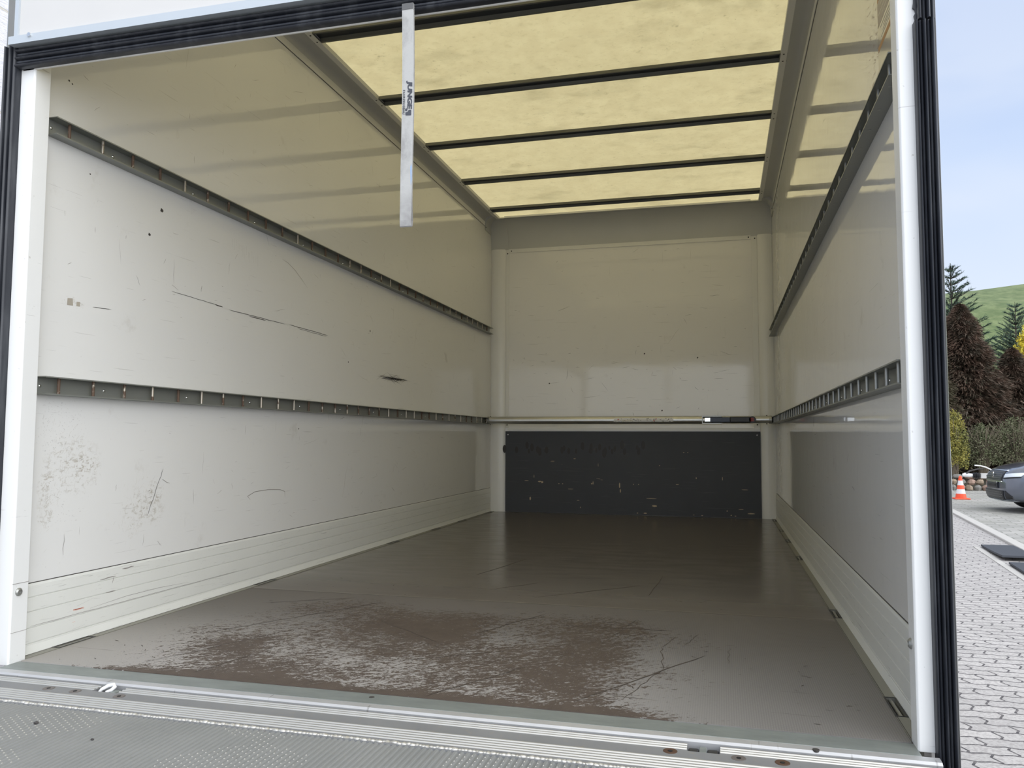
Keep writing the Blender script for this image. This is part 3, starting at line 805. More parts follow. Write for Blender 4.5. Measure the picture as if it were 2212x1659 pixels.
def rib_profile(n, w, d, base):
    # returns outline across w with n half-round ribs, depth d outward (negative second coord)
    pts = [(0, base)]
    for i in range(n):
        c = (i+.5)*w/n; r = w/n/2
        dd = d*(1 if i % 2 == 0 else .72)
        for k in range(7):
            a = pi-pi*k/6; pts.append((c+r*.92*cos(a), -dd*.55-dd*.45*sin(a) if True else 0))
    pts.append((w, base)); return pts
# top seal
sl = thing('rubber_seal', (1.0, -.01, 1.60), 'black ribbed rubber seal along the top of the opening', 'rubber seal', 'door seals')
rp_ = rib_profile(5, .0515, .020, .0)
prof = [(yy-.002, 1.568+u) for u, yy in rp_]
build('ribbed_strip', MB().prism(prof, 0, -.048, 2.19), M_rubber, sl, smooth=50)
build('white_backing', MB().box((-.04, .0, 1.5662), (2.16, .0045, 1.63)), M_trimw, sl)
# side seals
def side_seal(label, x0, x1, z0, z1, n=5, depth=.022, rag=0):
    t = thing('rubber_seal', ((x0+x1)/2, -.01, (z0+z1)/2), label, 'rubber seal', 'door seals')
    pr = rib_profile(n, x1-x0, depth, 0.004)
    mb = MB(); mb.prism([(x0+u, yy) for u, yy in pr], 2, z0, z1)
    build('ribbed_strip', mb, M_rubber, t, smooth=50)
    return t
side_seal('black ribbed rubber seal down the left side of the opening', -.088, -.0462, -.04, 1.630)
s_r = side_seal('black ribbed rubber seal down the right side of the opening', W+.0295, W+.066, -.30, 1.404, 5)
s_u = side_seal('torn upper end of black rubber seal on the right side of the opening', W+.036, W+.068, 1.4065, 1.66, 4)
# torn jagged flap edges
mb = MB()
zz = 1.408; pts = []
rdj = random.Random(3)
prev = (W+.0362, 1.4066)
xs_, zs_ = [], []
while zz < 1.66:
    xs_.append(W+.036-rdj.uniform(.0005, .006)); zs_.append(zz); zz += rdj.uniform(.003, .009)
vs = [(x, -.006, z) for x, z in zip(xs_, zs_)]+[(x, .002, z) for x, z in zip(xs_, zs_)]+[(W+.037, -.006, z) for z in zs_]
n_ = len(xs_)
mb.add(vs, [(i, i+1, 2*n_+i+1, 2*n_+i) for i in range(n_-1)]+[(i, i+1, n_+i+1, n_+i) for i in range(n_-1)])
build('torn_edge', mb, M_rubber, s_u)
# outer body edge profile on the right and left
struct('trim_12', MB().prism([(W+.0662, .02), (W+.0662, -.010), (W+.069, -.012), (W+.0705, -.008), (W+.0705, .02)], 2, -.32, 2.40), M_alu, 'thin light body edge right of the black seal')
struct('trim_13', MB().prism([(-.0882, .02), (-.0882, -.010), (-.0900, -.010), (-.092, .02)], 2, -.32, 2.40), M_alu, 'thin light body edge left of the black seal')

# ------------------------------------------------------------------ pull strap with printed lettering
sx0, sx1 = 1.0745, 1.1025; yS = -.030
st = thing('pull_strap', (1.088, yS, 1.57), 'grey webbing pull strap with printed lettering hanging below the door header', 'strap')
mb = MB()
NS = 40; top = 1.580; bot = 1.0585
def strap_x(z):
    t = (top-z)/(top-bot); return .0018*sin(t*5.0)+.004*t-.0035
fr_, bk_ = [], []
for side, yo in ((0, -.0016), (1, .0030)):
    rows = []
    for i in range(NS+1):
        z = top-(top-bot)*i/NS; dx = strap_x(z)
        bulge = .006*max(0, 1-((z-bot)/.05)) if z < bot+.05 else 0
        bulge = bulge*max(0, min(1, (z-bot)/.012))
        rows.append([(sx0+dx, yS+yo+(bulge if side else -bulge*.3), z), (sx1+dx, yS+yo+(bulge if side else -bulge*.3), z)])
    for i in range(NS):
        a, b = rows[i], rows[i+1]
        th = .0012
        vs = [a[0], a[1], b[1], b[0]]; vs2 = [(p[0], p[1]+th, p[2]) for p in vs]
        mb.add(vs+vs2, [(0, 1, 2, 3), (4, 7, 6, 5), (0, 4, 5, 1), (1, 5, 6, 2), (2, 6, 7, 3), (3, 7, 4, 0)])
dxb = strap_x(bot)
mb.add([(sx0+dxb, yS-.0016, bot), (sx1+dxb, yS-.0016, bot), (sx1+dxb, yS+.001, bot-.0022), (sx0+dxb, yS+.001, bot-.0022), (sx0+dxb, yS+.0042, bot), (sx1+dxb, yS+.0042, bot)], [(0, 1, 2, 3), (3, 2, 5, 4)])
build('webbing', mb, M_strap, st)
build('strap_top_shade', MB().box((sx0-.0035+.0002, yS-.0026, 1.566), (sx1-.0035-.0002, yS+.0044, 1.5805)), mat('painted_strap_shade', (.12, .12, .12), .8), st)  # dark sleeve paints the shadow on the top of the strap
def text_mesh(s, size, bold=0.0, shear=0.0, spacing=1.0):
    cu = bpy.data.curves.new('lettering', 'FONT'); cu.body = s; cu.size = size; cu.offset = bold; cu.shear = shear; cu.extrude = .00015; cu.space_character = spacing
    cu.resolution_u = 4
    o = bpy.data.objects.new('lettering_tmp', cu); COL.objects.link(o)
    bpy.context.view_layer.update()
    me = bpy.data.meshes.new_from_object(o.evaluated_get(bpy.context.evaluated_depsgraph_get()))
    bpy.data.objects.remove(o)
    return me
def strap_text(name, s, zt, zb, xl, xr, bold, shear, spacing=1.0):
    me = text_mesh(s, .02, bold, shear, spacing)
    us = [v.co.x for v in me.vertices]; vs_ = [v.co.y for v in me.vertices]
    u0, u1, v0, v1 = min(us), max(us), min(vs_), max(vs_)
    bl = base_loc(st)
    for v in me.vertices:
        u = (v.co.x-u0)/(u1-u0); w_ = (v.co.y-v0)/(v1-v0); e = v.co.z
        z = zt+(zb-zt)*u; x = xl+(xr-xl)*w_+strap_x(z)
        v.co = Vector((x, yS-.0020-e, z))-bl
    me.materials.append(M_print)
    o = bpy.data.objects.new(name, me); COL.objects.link(o); o.parent = st
    return o
PX = (sx1-sx0)/ (665-285)   # strap-zoom pixel to metres
def zx(px): return sx0+(px-285)*PX*.98
def zz_(py): return 1.394-(py-275)*(.0735/(1380-275)) if False else 1.3965-(py-275)*(7.42e-5)
strap_text('brand_lettering', 'JUNGE', zz_(275), zz_(1190), zx(425), zx(632), .0011, .14, .98)
strap_text('small_lettering', 'FAHRZEUGBAU', zz_(560), zz_(1335), zx(315), zx(388), .0004, .12, 1.15)
# emblem: dot and notched square
em = MB()
def disc(mb, cx_, cz_, r, y, n=20): mb.add([(cx_+r*cos(2*pi*i/n), y, cz_+r*sin(2*pi*i/n)) for i in range(n)], [tuple(range(n))])
cz_ = zz_(1195); dxx = strap_x(cz_)
disc(em, zx(438)+dxx, cz_, 42*PX, yS-.0022)
R = [(410, 1275), (470, 1268), (505, 1240), (515, 1205), (590, 1205), (605, 1225), (608, 1365), (590, 1385), (430, 1372), (412, 1355)]
em.add([(zx(a)+dxx, yS-.0022, zz_(b)) for a, b in R], [tuple(range(len(R)))])
build('emblem', em, M_print, st)
em2 = MB(); stain = [(1.0965, 1.195), (1.1000, 1.200), (1.1005, 1.165), (1.0985, 1.150)]
em2.add([(x, yS-.0019, z) for x, z in stain], [(0, 1, 2, 3)]); build('blue_stain', em2, mat('pale_blue_stain', (.30, .42, .62), .7), st)

# ------------------------------------------------------------------ load bar across the box
yb = 4.335; zb_ = .7235
lb = thing('load_bar', (1.05, yb, zb_), 'silver telescopic load bar spanning the box just in front of the dark panel', 'load bar')
build('tube', MB().tube([(.0, yb, zb_), (1.70, yb, zb_)], .0285, 28), M_alu, lb, smooth=40)
build('inner_tube', MB().tube([(1.70, yb, zb_+.001), (2.105, yb, zb_+.001)], .0265, 28), M_alu, lb, smooth=40)
build('end_cap', MB().lathe((-.012, yb, zb_), [(.022, 0), (.030, .003), (.030, .020), (.028, .022)], ax=0, n=24), M_steelpin, lb, smooth=40)
build('end_cap', MB().lathe((2.100, yb, zb_), [(.028, 0), (.0295, .002), (.0295, .018), (.022, .024)], ax=0, n=24), M_steelpin, lb, smooth=40)
for x in (-.022, 2.124):
    mb = MB()
    for dz in (-.014, .006): mb.box((x-.006, yb-.012, zb_+dz), (x+.008, yb+.012, zb_+dz+.008))
    mb.box((x-.004, yb-.010, zb_-.018), (x+.006, yb+.010, zb_+.018)); build('latch_foot', mb, M_dark, lb)
for x in (.012, 2.085):
    mb = MB().lathe((x, yb, zb_-.033), [(.004, 0), (.004, .066)], n=10); build('rivet', mb, M_inkd, lb)
br = MB(); br.box((1.632, yb-.036, zb_+.022), (1.772, yb-.004, zb_+.029)); br.box((1.632, yb-.036, zb_-.030), (1.772, yb-.004, zb_-.024)); br.box((1.632, yb-.037, zb_-.030), (1.637, yb-.010, zb_+.029))
build('bracket', br, M_steelpin, lb)
lv = build('lever', MB().box((1.690, yb-.044, zb_-.018), (1.842, yb-.030, zb_+.018)), M_navy, lb, bevel=.003)
build('lever_tongue', MB().box((1.652, yb-.040, zb_-.013), (1.690, yb-.031, zb_+.013)), M_chrome, lv)
gp = build('grip', MB().box((1.828, yb-.050, zb_-.021), (1.985, yb-.026, zb_+.021)), M_blk, lb, bevel=.006)
mb = MB().lathe((1.985, yb-.038, zb_), [(.024, -.012), (.024, .012)], ax=1, n=20); build('grip_end', mb, M_blk, gp)
rp2 = MB()
for dz in (-.010, -.003, .004, .011): rp2.box((1.972, yb-.0535, zb_+dz-.002), (1.984, yb-.0525, zb_+dz+.001)); rp2.box((1.988, yb-.0512, zb_+dz-.002), (1.996, yb-.0502, zb_+dz+.001))
rp2.box((1.9855, yb-.0512, zb_-.013), (1.9872, yb-.0502, zb_+.013))
build('red_marking', rp2, M_redp, gp)
# wrapped sticker
def on_tube(x, a, r=.0289): return (x, yb-r*cos(a), zb_+r*sin(a))
mb = MB(); na = 10
for i in range(na):
    a0 = -.55+1.1*i/na; a1 = -.55+1.1*(i+1)/na
    mb.add([on_tube(.985, a0), on_tube(1.425, a0), on_tube(1.425, a1), on_tube(.985, a1)], [(0, 1, 2, 3)])
sk = build('sticker', mb, M_white, lb, smooth=60)
for nm, mt_, spots in (('dark_print', M_inkd, [(rd.uniform(.99, 1.42), rd.uniform(-.5, .5), rd.uniform(.003, .012), rd.uniform(.03, .12)) for _ in range(60)]),
                       ('yellow_print', M_yel, [(1.09, -.18, .085, .36)]), ('blue_print', M_blue, [(1.26, -.02, .012, .35)]), ('red_print', M_redp, [(1.02, .1, .012, .25), (1.285, -.25, .012, .2), (1.30, .3, .008, .2)])):
    mb = MB()
    for x, a, w_, da in spots: mb.add([on_tube(x-w_/2, a-da/2, .0291), on_tube(x+w_/2, a-da/2, .0291), on_tube(x+w_/2, a+da/2, .0291), on_tube(x-w_/2, a+da/2, .0291)], [(0, 1, 2, 3)])
    tag(build(nm, mb, mt_, sk), kind='stuff' if nm == 'dark_print' else None)

# ------------------------------------------------------------------ warning sticker on the right wall
ws = thing('warning_sticker', (XR-.001, .36, 1.6), 'worn instruction sticker with orange bands on the right wall above the upper rail', 'sticker')
xs = XR-.0008
build('backing', MB().box((xs, .205, 1.415), (xs+.0006, .360, 1.86)), mat('off_white_sticker', (.62, .585, .53), .12), ws)
ln = MB()
for (a, b) in (((.512, 1.42), (.512, 1.80)), ((.512, 1.74), (.36, 1.86)), ((.362, 1.42), (.362, 1.86)), ((.512, 1.42), (.36, 1.42))): stroke(ln, [a, b], .0016, 0, xs-.0003)
for k in range(110):
    y = rd.uniform(.37, .50); z = rd.uniform(1.43, 1.79); stroke(ln, wiggle(rd, (y, z), (y-rd.uniform(.004, .03), z+rd.uniform(-.008, .008)), 2, .002), rd.uniform(.0006, .0018), 0, xs-.0001)
tag(build('faded_text', ln, mat('reddish_brown_print', (.22, .13, .12), .5), ws), kind='stuff')
ob = MB()
for z0, z1 in ((1.517, 1.530), (1.640, 1.668)): ob.box((xs-.0003, .206, z0), (xs-.0001, .356, z1))
build('orange_band', ob, mat('faded_orange_print', (.42, .19, .07), .4), ws)
gb = MB(); gb.box((xs-.0003, .206, 1.578), (xs-.0001, .356, 1.636))
build('grey_band', gb, mat('faded_grey_print', (.42, .37, .34), .4), ws)
tl = MB()
for z in (1.540, 1.548, 1.556, 1.566, 1.590, 1.604, 1.620, 1.690, 1.70, 1.72): tl.box((xs-.0005, .215, z), (xs-.0002, .350-rd.uniform(0, .06), z+.003))
tag(build('printed_lines', tl, mat('pale_print', (.70, .67, .58), .4), ws), kind='stuff')

# ------------------------------------------------------------------ tail lift platform
ZP = -.010
tp = thing('tail_lift_platform', (1.05, -.9, -.06), 'ribbed grey aluminium tail lift platform in front of the sill', 'tail lift')
ep = MB()
x0p, x1p = -.22, 2.205
def rounded(mb, x0, x1, y0, y1, z0, z1, r=.03):
    pts = [(x0, y0), (x1, y0)]
    for k in range(6): a = pi/2*k/5; pts.append((x1-r+r*cos(a), y1-r+r*sin(a)))
    for k in range(6): a = pi/2+pi/2*k/5; pts.append((x0+r+r*cos(a), y1-r+r*sin(a)))
    mb.prism(pts, 2, z0, z1)
# slotted edge plate: solid except at two latch recesses
LT = [(.345, .412), (1.700, 1.760)]
xx = x0p
cuts = [x0p]+[c for p in LT for c in p]+[x1p]
ep.prism([(x0p, -.21), (x1p, -.21), (x1p, -.094), (x0p, -.094)], 2, -.05, ZP)
for i in range(0, len(cuts), 2):
    a, b = cuts[i], cuts[i+1]
    if i == len(cuts)-2:
        r = .028; pts = [(a, -.094), (b, -.094), (b, -.060-r)]
        for k in range(6): an = pi/2*k/5; pts.append((b-r+r*cos(an), -.0595-r+r*sin(an)))
        pts.append((a, -.0595)); ep.prism(pts, 2, -.05, ZP)
    else: ep.box((a, -.094, -.05), (b, -.0595, ZP))
build('edge_plate', ep, M_ramp, tp)
rg = MB()
def ridge(mb, x0, x1, y, w_=.0046, h_=.0022): mb.prism([(y-w_/2, ZP), (y-w_*.28, ZP+h_), (y+w_*.28, ZP+h_), (y+w_/2, ZP)], 0, x0, x1)
for y in (-.0635, -.0745, -.0855):
    for i in range(0, len(cuts), 2): ridge(rg, cuts[i]+(.0 if i == 0 else .001), cuts[i+1]-(.012 if i == 4 else .001), y)
for y in (-.137, -.149, -.161, -.173, -.185): ridge(rg, x0p, x1p, y, .0050)
build('grip_ridges', rg, M_ridge, tp)
bd = MB(); rdw = random.Random(5)
x = x0p
while x < x1p:
    r = rdw.uniform(.0035, .0065); bd.rock((x, -.203+rdw.uniform(-.0015, .0015), ZP), (r*1.25, r*.9, r*.55), int(x*1e4)); x += r*1.6
tag(build('weld_bead', bd, M_bead, tp, smooth=60), kind='stuff')
# tread plate: ribs running away from the sill, with raised studs
td = MB(); td.box((x0p, -1.75, -.05), (x1p, -.21, ZP-.0035))
x = x0p+.004
pitch = .0125
while x < x1p-.006:
    td.prism([(x, ZP-.0036), (x+.0028, ZP-.0008), (x+.0072, ZP-.0008), (x+.0100, ZP-.0036)], 1, -1.75, -.2085)
    x += pitch
build('tread_plate', td, M_tread, tp)
sdm = MB(); x = x0p+.004; i = 0
while x < x1p-.006:
    for j in range(24):
        y = -.222-j*.0155-(i % 2)*.0077
        band = sin(i*.155+.4)+.55*sin(j*.5+i*.11)
        if band > .45: sdm.add([(x+.0038, y, ZP-.0008), (x+.0064, y, ZP-.0008), (x+.0064, y-.0030, ZP-.0008), (x+.0038, y-.0030, ZP-.0008), (x+.0051, y-.0015, ZP+.0006)], [(0, 1, 4), (1, 2, 4), (2, 3, 4), (3, 0, 4)])
    x += pitch; i += 1
tag(build('tread_studs', sdm, M_ridge, tp), kind='stuff')
for k, (x, y, mt_, lab) in enumerate(((.233, -.106, M_screw, None), (.309, -.107, M_screw, None), (.434, -.111, M_screw, None), (1.669, -.1035, M_rust, 'rusty countersunk screw'), (1.794, -.1045, M_screw, None), (1.871, -.1055, M_rust, 'rusty countersunk screw'))):
    s_ = build('countersunk_screw', MB().lathe((x, y, ZP), [(.0135, .0), (.0135, .0006), (.0118, .0012), (.0055, .0008), (.004, .0001)], n=26), mt_, tp)
    if lab: s_['label'] = lab
    build('screw_socket', MB().lathe((x, y, ZP+.0001), [(.0042, 0), (.0042, .0012)], n=6), M_dark, s_)
# latches in the two recesses
lc = build('latch', MB().box((.346, -.094, -.045), (.411, -.0600, -.032)), M_dark, tp)
pts = [(.352, -.086, -.020), (.358, -.078, -.010), (.370, -.070, -.003), (.382, -.067, -.001), (.388, -.071, -.004), (.384, -.078, -.010), (.374, -.084, -.014)]
build('hook', MB().tube(pts, [.003, .0042, .0048, .0048, .0045, .004, .003], 10), M_white, lc, smooth=60)
build('slide', MB().box((.385, -.090, -.040), (.403, -.066, -.012)), M_zinc, lc, bevel=.003)
lc2 = build('latch', MB().box((1.701, -.094, -.045), (1.759, -.0600, -.034)), M_dark, tp)
for a, b in ((1.7015, 1.7215), (1.7365, 1.7585)): build('latch_block', MB().prism([(a, -.092), (b, -.092), (b+.0, -.066), (a, -.066)], 2, -.034, -.013), M_blk, lc2, bevel=.0035)
build('slide', MB().box((1.7222, -.092, -.040), (1.7358, -.064, -.0105)), M_zinc, lc2, bevel=.0015)
for k, (x, y, s) in enumerate(((.395, -.300, .006), (.575, -.345, .004))):
    build('dirt_crumb', MB().rock((x, y, ZP+.001), (s, s*.6, s*.5), k), M_inkd, tp)

# ------------------------------------------------------------------ outdoors: paving, kerb, mats, cone
def paver_fn(h, b):
    p = h.pos(); s3 = h.sep(p); x, y = s3[0], s3[1]
    # zig-zag interlocking blocks
    tri = h.math('PINGPONG', x, .055)
    tri2 = h.math('PINGPONG', y, .055)
    cb = h.n('ShaderNodeCombineXYZ')
    h.l(h.math('MULTIPLY_ADD', tri2, .50, x), cb.inputs[0]); h.l(h.math('MULTIPLY_ADD', tri, .26, y), cb.inputs[1])
    br_ = h.n('ShaderNodeTexBrick'); h.l(cb.outputs[0], br_.inputs[0]); br_.offset = .5
    br_.inputs['Scale'].default_value = 1.0; br_.inputs['Brick Width'].default_value = .20; br_.inputs['Row Height'].default_value = .10
    br_.inputs['Mortar Size'].default_value = .0065; br_.inputs['Mortar Smooth'].default_value = .1
    br_.inputs['Color1'].default_value = (.50, .475, .455, 1); br_.inputs['Color2'].default_value = (.42, .40, .385, 1); br_.inputs['Mortar'].default_value = (.055, .05, .055, 1)
    g = h.noise(p, 60, 6, .7)
    c = h.mix(h.math('MULTIPLY', h.smooth(g, .42, .62), .62), br_.outputs['Color'], (.26, .24, .23))
    c = h.mix(h.math('MULTIPLY', h.smooth(h.noise(p, 1.2, 4), .5, .7), .18), c, (.30, .29, .27))
    h.l(c, b.inputs['Base Color'])
    h.l(h.bump(h.math('SUBTRACT', h.math('MULTIPLY', g, .3), br_.outputs['Fac']), .6, .006), b.inputs['Normal'])
M_paver = mat('interlocking_concrete_pavers', rough=.85, fn=paver_fn)
def cobble_fn(h, b):
    p = h.pos()
    br_ = h.n('ShaderNodeTexBrick'); h.l(h.mapping(p, rot=(0, 0, .12)), br_.inputs[0]); br_.offset = .5
    br_.inputs['Scale'].default_value = 1.0; br_.inputs['Brick Width'].default_value = .30; br_.inputs['Row Height'].default_value = .20
    br_.inputs['Mortar Size'].default_value = .010
    br_.inputs['Color1'].default_value = (.40, .385, .36, 1); br_.inputs['Color2'].default_value = (.28, .275, .255, 1); br_.inputs['Mortar'].default_value = (.20, .20, .17, 1)
    n1 = h.smooth(h.noise(h.mapping(p, scale=(1, .6, 1)), .9, 6, .65), .42, .66)
    c = h.mix(h.math('MULTIPLY', n1, .6), br_.outputs['Color'], (.29, .285, .245))
    n2 = h.smooth(h.noise(p, 3.5, 5, .7), .58, .72)
    c = h.mix(h.math('MULTIPLY', n2, .55), c, (.52, .50, .47))
    h.l(c, b.inputs['Base Color'])
    h.l(h.bump(h.noise(p, 20, 5), .5, .01), b.inputs['Normal'])
M_cobble = mat('weathered_yard_pavers', rough=.8, fn=cobble_fn)
M_kerb = mat('pale_concrete_kerb', (.50, .48, .45), .8)
def kx(y): return 4.69+(y-7.5)*.106   # kerb line
g1 = MB(); g1.add([(-8, -8, GZ), (kx(-8)+.42, -8, GZ), (kx(30)+.42, 30, GZ), (-8, 30, GZ), (-8, -8, GZ-.2), (kx(-8)+.42, -8, GZ-.2), (kx(30)+.42, 30, GZ-.2), (-8, 30, GZ-.2)], [(0, 1, 2, 3), (4, 7, 6, 5), (0, 4, 5, 1), (1, 5, 6, 2), (2, 6, 7, 3), (3, 7, 4, 0)])
struct('ground', g1, M_paver, 'pale interlocking block paving beside the truck')
g2 = MB(); g2.add([(kx(-8)+.42, -8, GZ-.012), (40, -8, GZ-.012), (60, 60, GZ-.012), (-20, 60, GZ-.012), (-20, 30, GZ-.012), (kx(30)+.42, 30, GZ-.012)], [(0, 1, 2, 3, 4, 5)])
g2.add([(p[0], p[1], GZ-.2) for p in g2.v[:6]], [(5, 4, 3, 2, 1, 0)])
struct('trim_14', g2, M_cobble, 'weathered grey-green yard paving beyond the kerb')
kb = MB(); kb.add([(kx(2)+.42, 2, GZ-.1), (kx(2)+.56, 2, GZ-.1), (kx(22)+.56, 22, GZ-.1), (kx(22)+.42, 22, GZ-.1), (kx(2)+.42, 2, GZ+.03), (kx(2)+.56, 2, GZ+.03), (kx(22)+.56, 22, GZ+.03), (kx(22)+.42, 22, GZ+.03)], [(0, 3, 2, 1), (4, 5, 6, 7), (0, 1, 5, 4), (1, 2, 6, 5), (2, 3, 7, 6), (3, 0, 4, 7)])
struct('trim_15', kb, M_kerb, 'pale concrete kerb strip crossing the yard', bevel=.01)
gt = MB(); gt.add([(kx(2)-.07, 2, GZ-.05), (kx(2)+.0, 2, GZ-.05), (kx(9.8), 9.8, GZ-.05), (kx(9.8)-.07, 9.8, GZ-.05), (kx(2)-.07, 2, GZ+.006), (kx(2)+.0, 2, GZ+.006), (kx(9.8), 9.8, GZ+.006), (kx(9.8)-.07, 9.8, GZ+.006)], [(0, 3, 2, 1), (4, 5, 6, 7), (0, 1, 5, 4), (1, 2, 6, 5), (2, 3, 7, 6), (3, 0, 4, 7)])
struct('trim_16', gt, M_kerb, 'narrow pale edging strip beside the rubber mats')
M_mat = mat('dark_grey_rubber_mat', (.045, .05, .062), .7)
def ground_mat(label, y0, y1, tilt):
    t = thing('rubber_mat', (kx((y0+y1)/2)+.18, (y0+y1)/2, GZ), label, 'rubber mat', 'rubber mats by the kerb')
    mb = MB(); n = 8
    for i in range(n):
        ya = y0+(y1-y0)*i/n; yb2 = y0+(y1-y0)*(i+1)/n
        za = GZ+.012+tilt*(1-i/n)**2; zb2 = GZ+.012+tilt*(1-(i+1)/n)**2
        xa, xb = kx(ya)+.02, kx(yb2)+.02; w_ = .37
        v = [(xa, ya, za), (xa+w_, ya, za), (xb+w_, yb2, zb2), (xb, yb2, zb2)]
        mb.add(v+[(p[0], p[1], p[2]+.022) for p in v], [(0, 3, 2, 1), (4, 5, 6, 7), (0, 1, 5, 4), (1, 2, 6, 5), (2, 3, 7, 6), (3, 0, 4, 7)])
    build('sheet', mb, M_mat, t)
    return t
m1 = ground_mat('farther dark rubber mat lying between edging strip and kerb', 8.56, 9.82, .03)
m2 = ground_mat('nearer dark rubber mat lying between edging strip and kerb', 6.9, 8.25, .0)

cn = thing('traffic_cone', (7.17, 19.2, GZ-.012), 'orange and white striped traffic cone on the yard paving', 'traffic cone')
M_or = mat('orange_cone_plastic', (.88, .10, .035), .45); M_cw = mat('white_cone_band', (.80, .78, .80), .5)
zc = GZ-.012; Hc = .545
def cr(t): return .118-(.118-.030)*t
build('base', MB().prism([(7.17-.165, 19.2-.165), (7.17+.165, 19.2-.165), (7.17+.165, 19.2+.165), (7.17-.165, 19.2+.165)], 2, zc, zc+.028), M_or, cn, bevel=.012)
bc = lambda a, b, n=28: MB().lathe((7.17, 19.2, zc+.028), [(cr(a), a*Hc*.93), (cr(b), b*Hc*.93)], n=n)
for a, b, mt_, nm in ((0, .20, M_or, 'cone_section'), (.20, .405, M_cw, 'reflective_band'), (.405, .585, M_or, 'cone_section'), (.585, .80, M_cw, 'reflective_band'), (.80, .97, M_or, 'cone_section')):
    build(nm, bc(a, b), mt_, cn, smooth=40)
build('tip', MB().lathe((7.17, 19.2, zc+.028), [(cr(.97), .97*Hc*.93), (.026, 1.0*Hc*.93), (.014, 1.01*Hc*.93)], n=24), M_or, cn, smooth=60)

# ------------------------------------------------------------------ car (dark metallic grey hatchback, nose towards the yard)
ccx, ccy = 6.93, 16.02   # nose centre x, centre line y ; car points to -X
car = thing('car', (ccx+2, ccy, GZ-.012), 'dark grey parked car at the right edge, nose towards the orange cone', 'car')
M_paint = mat('dark_grey_blue_car_paint', (.13, .145, .18), .25, .55, coat=1.0)
M_glass = mat('dark_car_glass', (.02, .025, .03), .05)
M_lamp = mat('clear_headlamp', (.70, .75, .80), .12)
M_tyre = mat('black_tyre', (.012, .012, .012), .7)
zg = GZ-.012
# longitudinal sections: distance from nose u, half width, bottom z, shoulder z, top z, top half width
S = [(0.00, .42, .26, .52, .60, .34), (.05, .62, .20, .62, .74, .52), (.16, .78, .18, .68, .83, .64), (.35, .86, .18, .72, .90, .70), (.70, .89, .20, .76, .965, .74), (1.05, .90, .20, .82, 1.02, .76),
     (1.25, .90, .20, .86, 1.08, .74), (1.75, .90, .20, .90, 1.42, .60), (2.3, .90, .20, .91, 1.46, .60), (3.1, .90, .20, .92, 1.42, .58), (3.7, .88, .22, .92, 1.20, .62), (4.0, .82, .26, .90, 1.02, .66), (4.08, .70, .32, .80, .90, .55)]
def ring(s):
    u, hw, zb3, zs, zt, th = s
    return [(u, -hw*.90, zb3), (u, -hw, zb3+.12), (u, -hw, zs-.10), (u, -hw*.965, zs), (u, -th, zt-.035 if zt-zs > .3 else zt-.03), (u, -th*.75, zt), (u, 0, zt+.012),
            (u, th*.75, zt), (u, th, zt-.035 if zt-zs > .3 else zt-.03), (u, hw*.965, zs), (u, hw, zs-.10), (u, hw, zb3+.12), (u, hw*.90, zb3)]
mb = MB(); rows = [ring(s) for s in S]; nr = len(rows[0])
vs = [(ccx+p[0], ccy+p[1], zg+p[2]) for r_ in rows for p in r_]; fs = []
for i in range(len(rows)-1):
    for k in range(nr):
        k2 = (k+1) % nr; fs.append((i*nr+k, i*nr+k2, (i+1)*nr+k2, (i+1)*nr+k))
fs += [tuple(range(nr)), tuple(range((len(rows)-1)*nr, len(rows)*nr))]
mb.add(vs, fs)
body = build('body', mb, M_paint, car, smooth=50)
sub = body.modifiers.new('smooth', 'SUBSURF'); sub.levels = 2; sub.render_levels = 2
# front details follow the curved nose: helper gives nose x at lateral offset v and height
bpy.context.view_layer.update()
from mathutils.bvhtree import BVHTree
_ev = body.evaluated_get(bpy.context.evaluated_depsgraph_get()); _me = _ev.to_mesh()
_o = base_loc(body)
BVH = BVHTree.FromPolygons([v.co+_o for v in _me.vertices], [tuple(p.vertices) for p in _me.polygons])
_ev.to_mesh_clear()
def nose(v, zrel, off=.0):
    hit = BVH.ray_cast(Vector((ccx-2, ccy+v, zg+zrel)), Vector((1, 0, 0)))
    if hit[0] is not None and hit[0].x < ccx+1.3: return (hit[0].x-off*.35, ccy+v, zg+zrel)
    return nose0(v, zrel, off)
def nose0(v, zrel, off=.0):
    a = abs(v); u = .03+.42*(a/.86)**3.0+.05*abs(zrel-.45)
    if zrel > .62: u += (zrel-.62)*.35
    return (ccx+u-off, ccy+v, zg+zrel)
def patch(pts_vz, off, thick=.012, div=1):
    mb = MB(); n = len(pts_vz)
    A = [nose(v, z, off) for v, z in pts_vz]; B = [(p[0]+thick, p[1], p[2]) for p in A]
    return mb.add(A+B, [tuple(range(n)), tuple(range(n, 2*n))[::-1]]+[(i, (i+1) % n, (i+1) % n+n, i+n) for i in range(n)])
def strip_patch(v0, v1, zb0, zt0, zb1, zt1, off, n=14, m_=5):
    # grid that hugs the curved bumper, a few millimetres proud of it
    mb = MB(); F_, B_ = [], []
    for i in range(n+1):
        a = i/n; v = v0+(v1-v0)*a
        for j in range(m_+1):
            b = j/m_; z = (zb0+(zb1-zb0)*a)*(1-b)+(zt0+(zt1-zt0)*a)*b
            p = nose(v, z, off+.02); F_.append(p); B_.append((p[0]+.022, p[1], p[2]))
    N = len(F_); k = m_+1; fs = []
    for i in range(n):
        for j in range(m_):
            q = (i*k+j, (i+1)*k+j, (i+1)*k+j+1, i*k+j+1); fs.append(q); fs.append(tuple(x+N for x in q[::-1]))
    for i in range(n):
        fs.append((i*k, (i+1)*k, (i+1)*k+N, i*k+N)); fs.append((i*k+m_, (i+1)*k+m_, (i+1)*k+m_+N, i*k+m_+N))
    for j in range(m_): fs.append((j, j+1, j+1+N, j+N)); fs.append((n*k+j, n*k+j+1, n*k+j+1+N, n*k+j+N))
    return mb.add(F_+B_, fs)
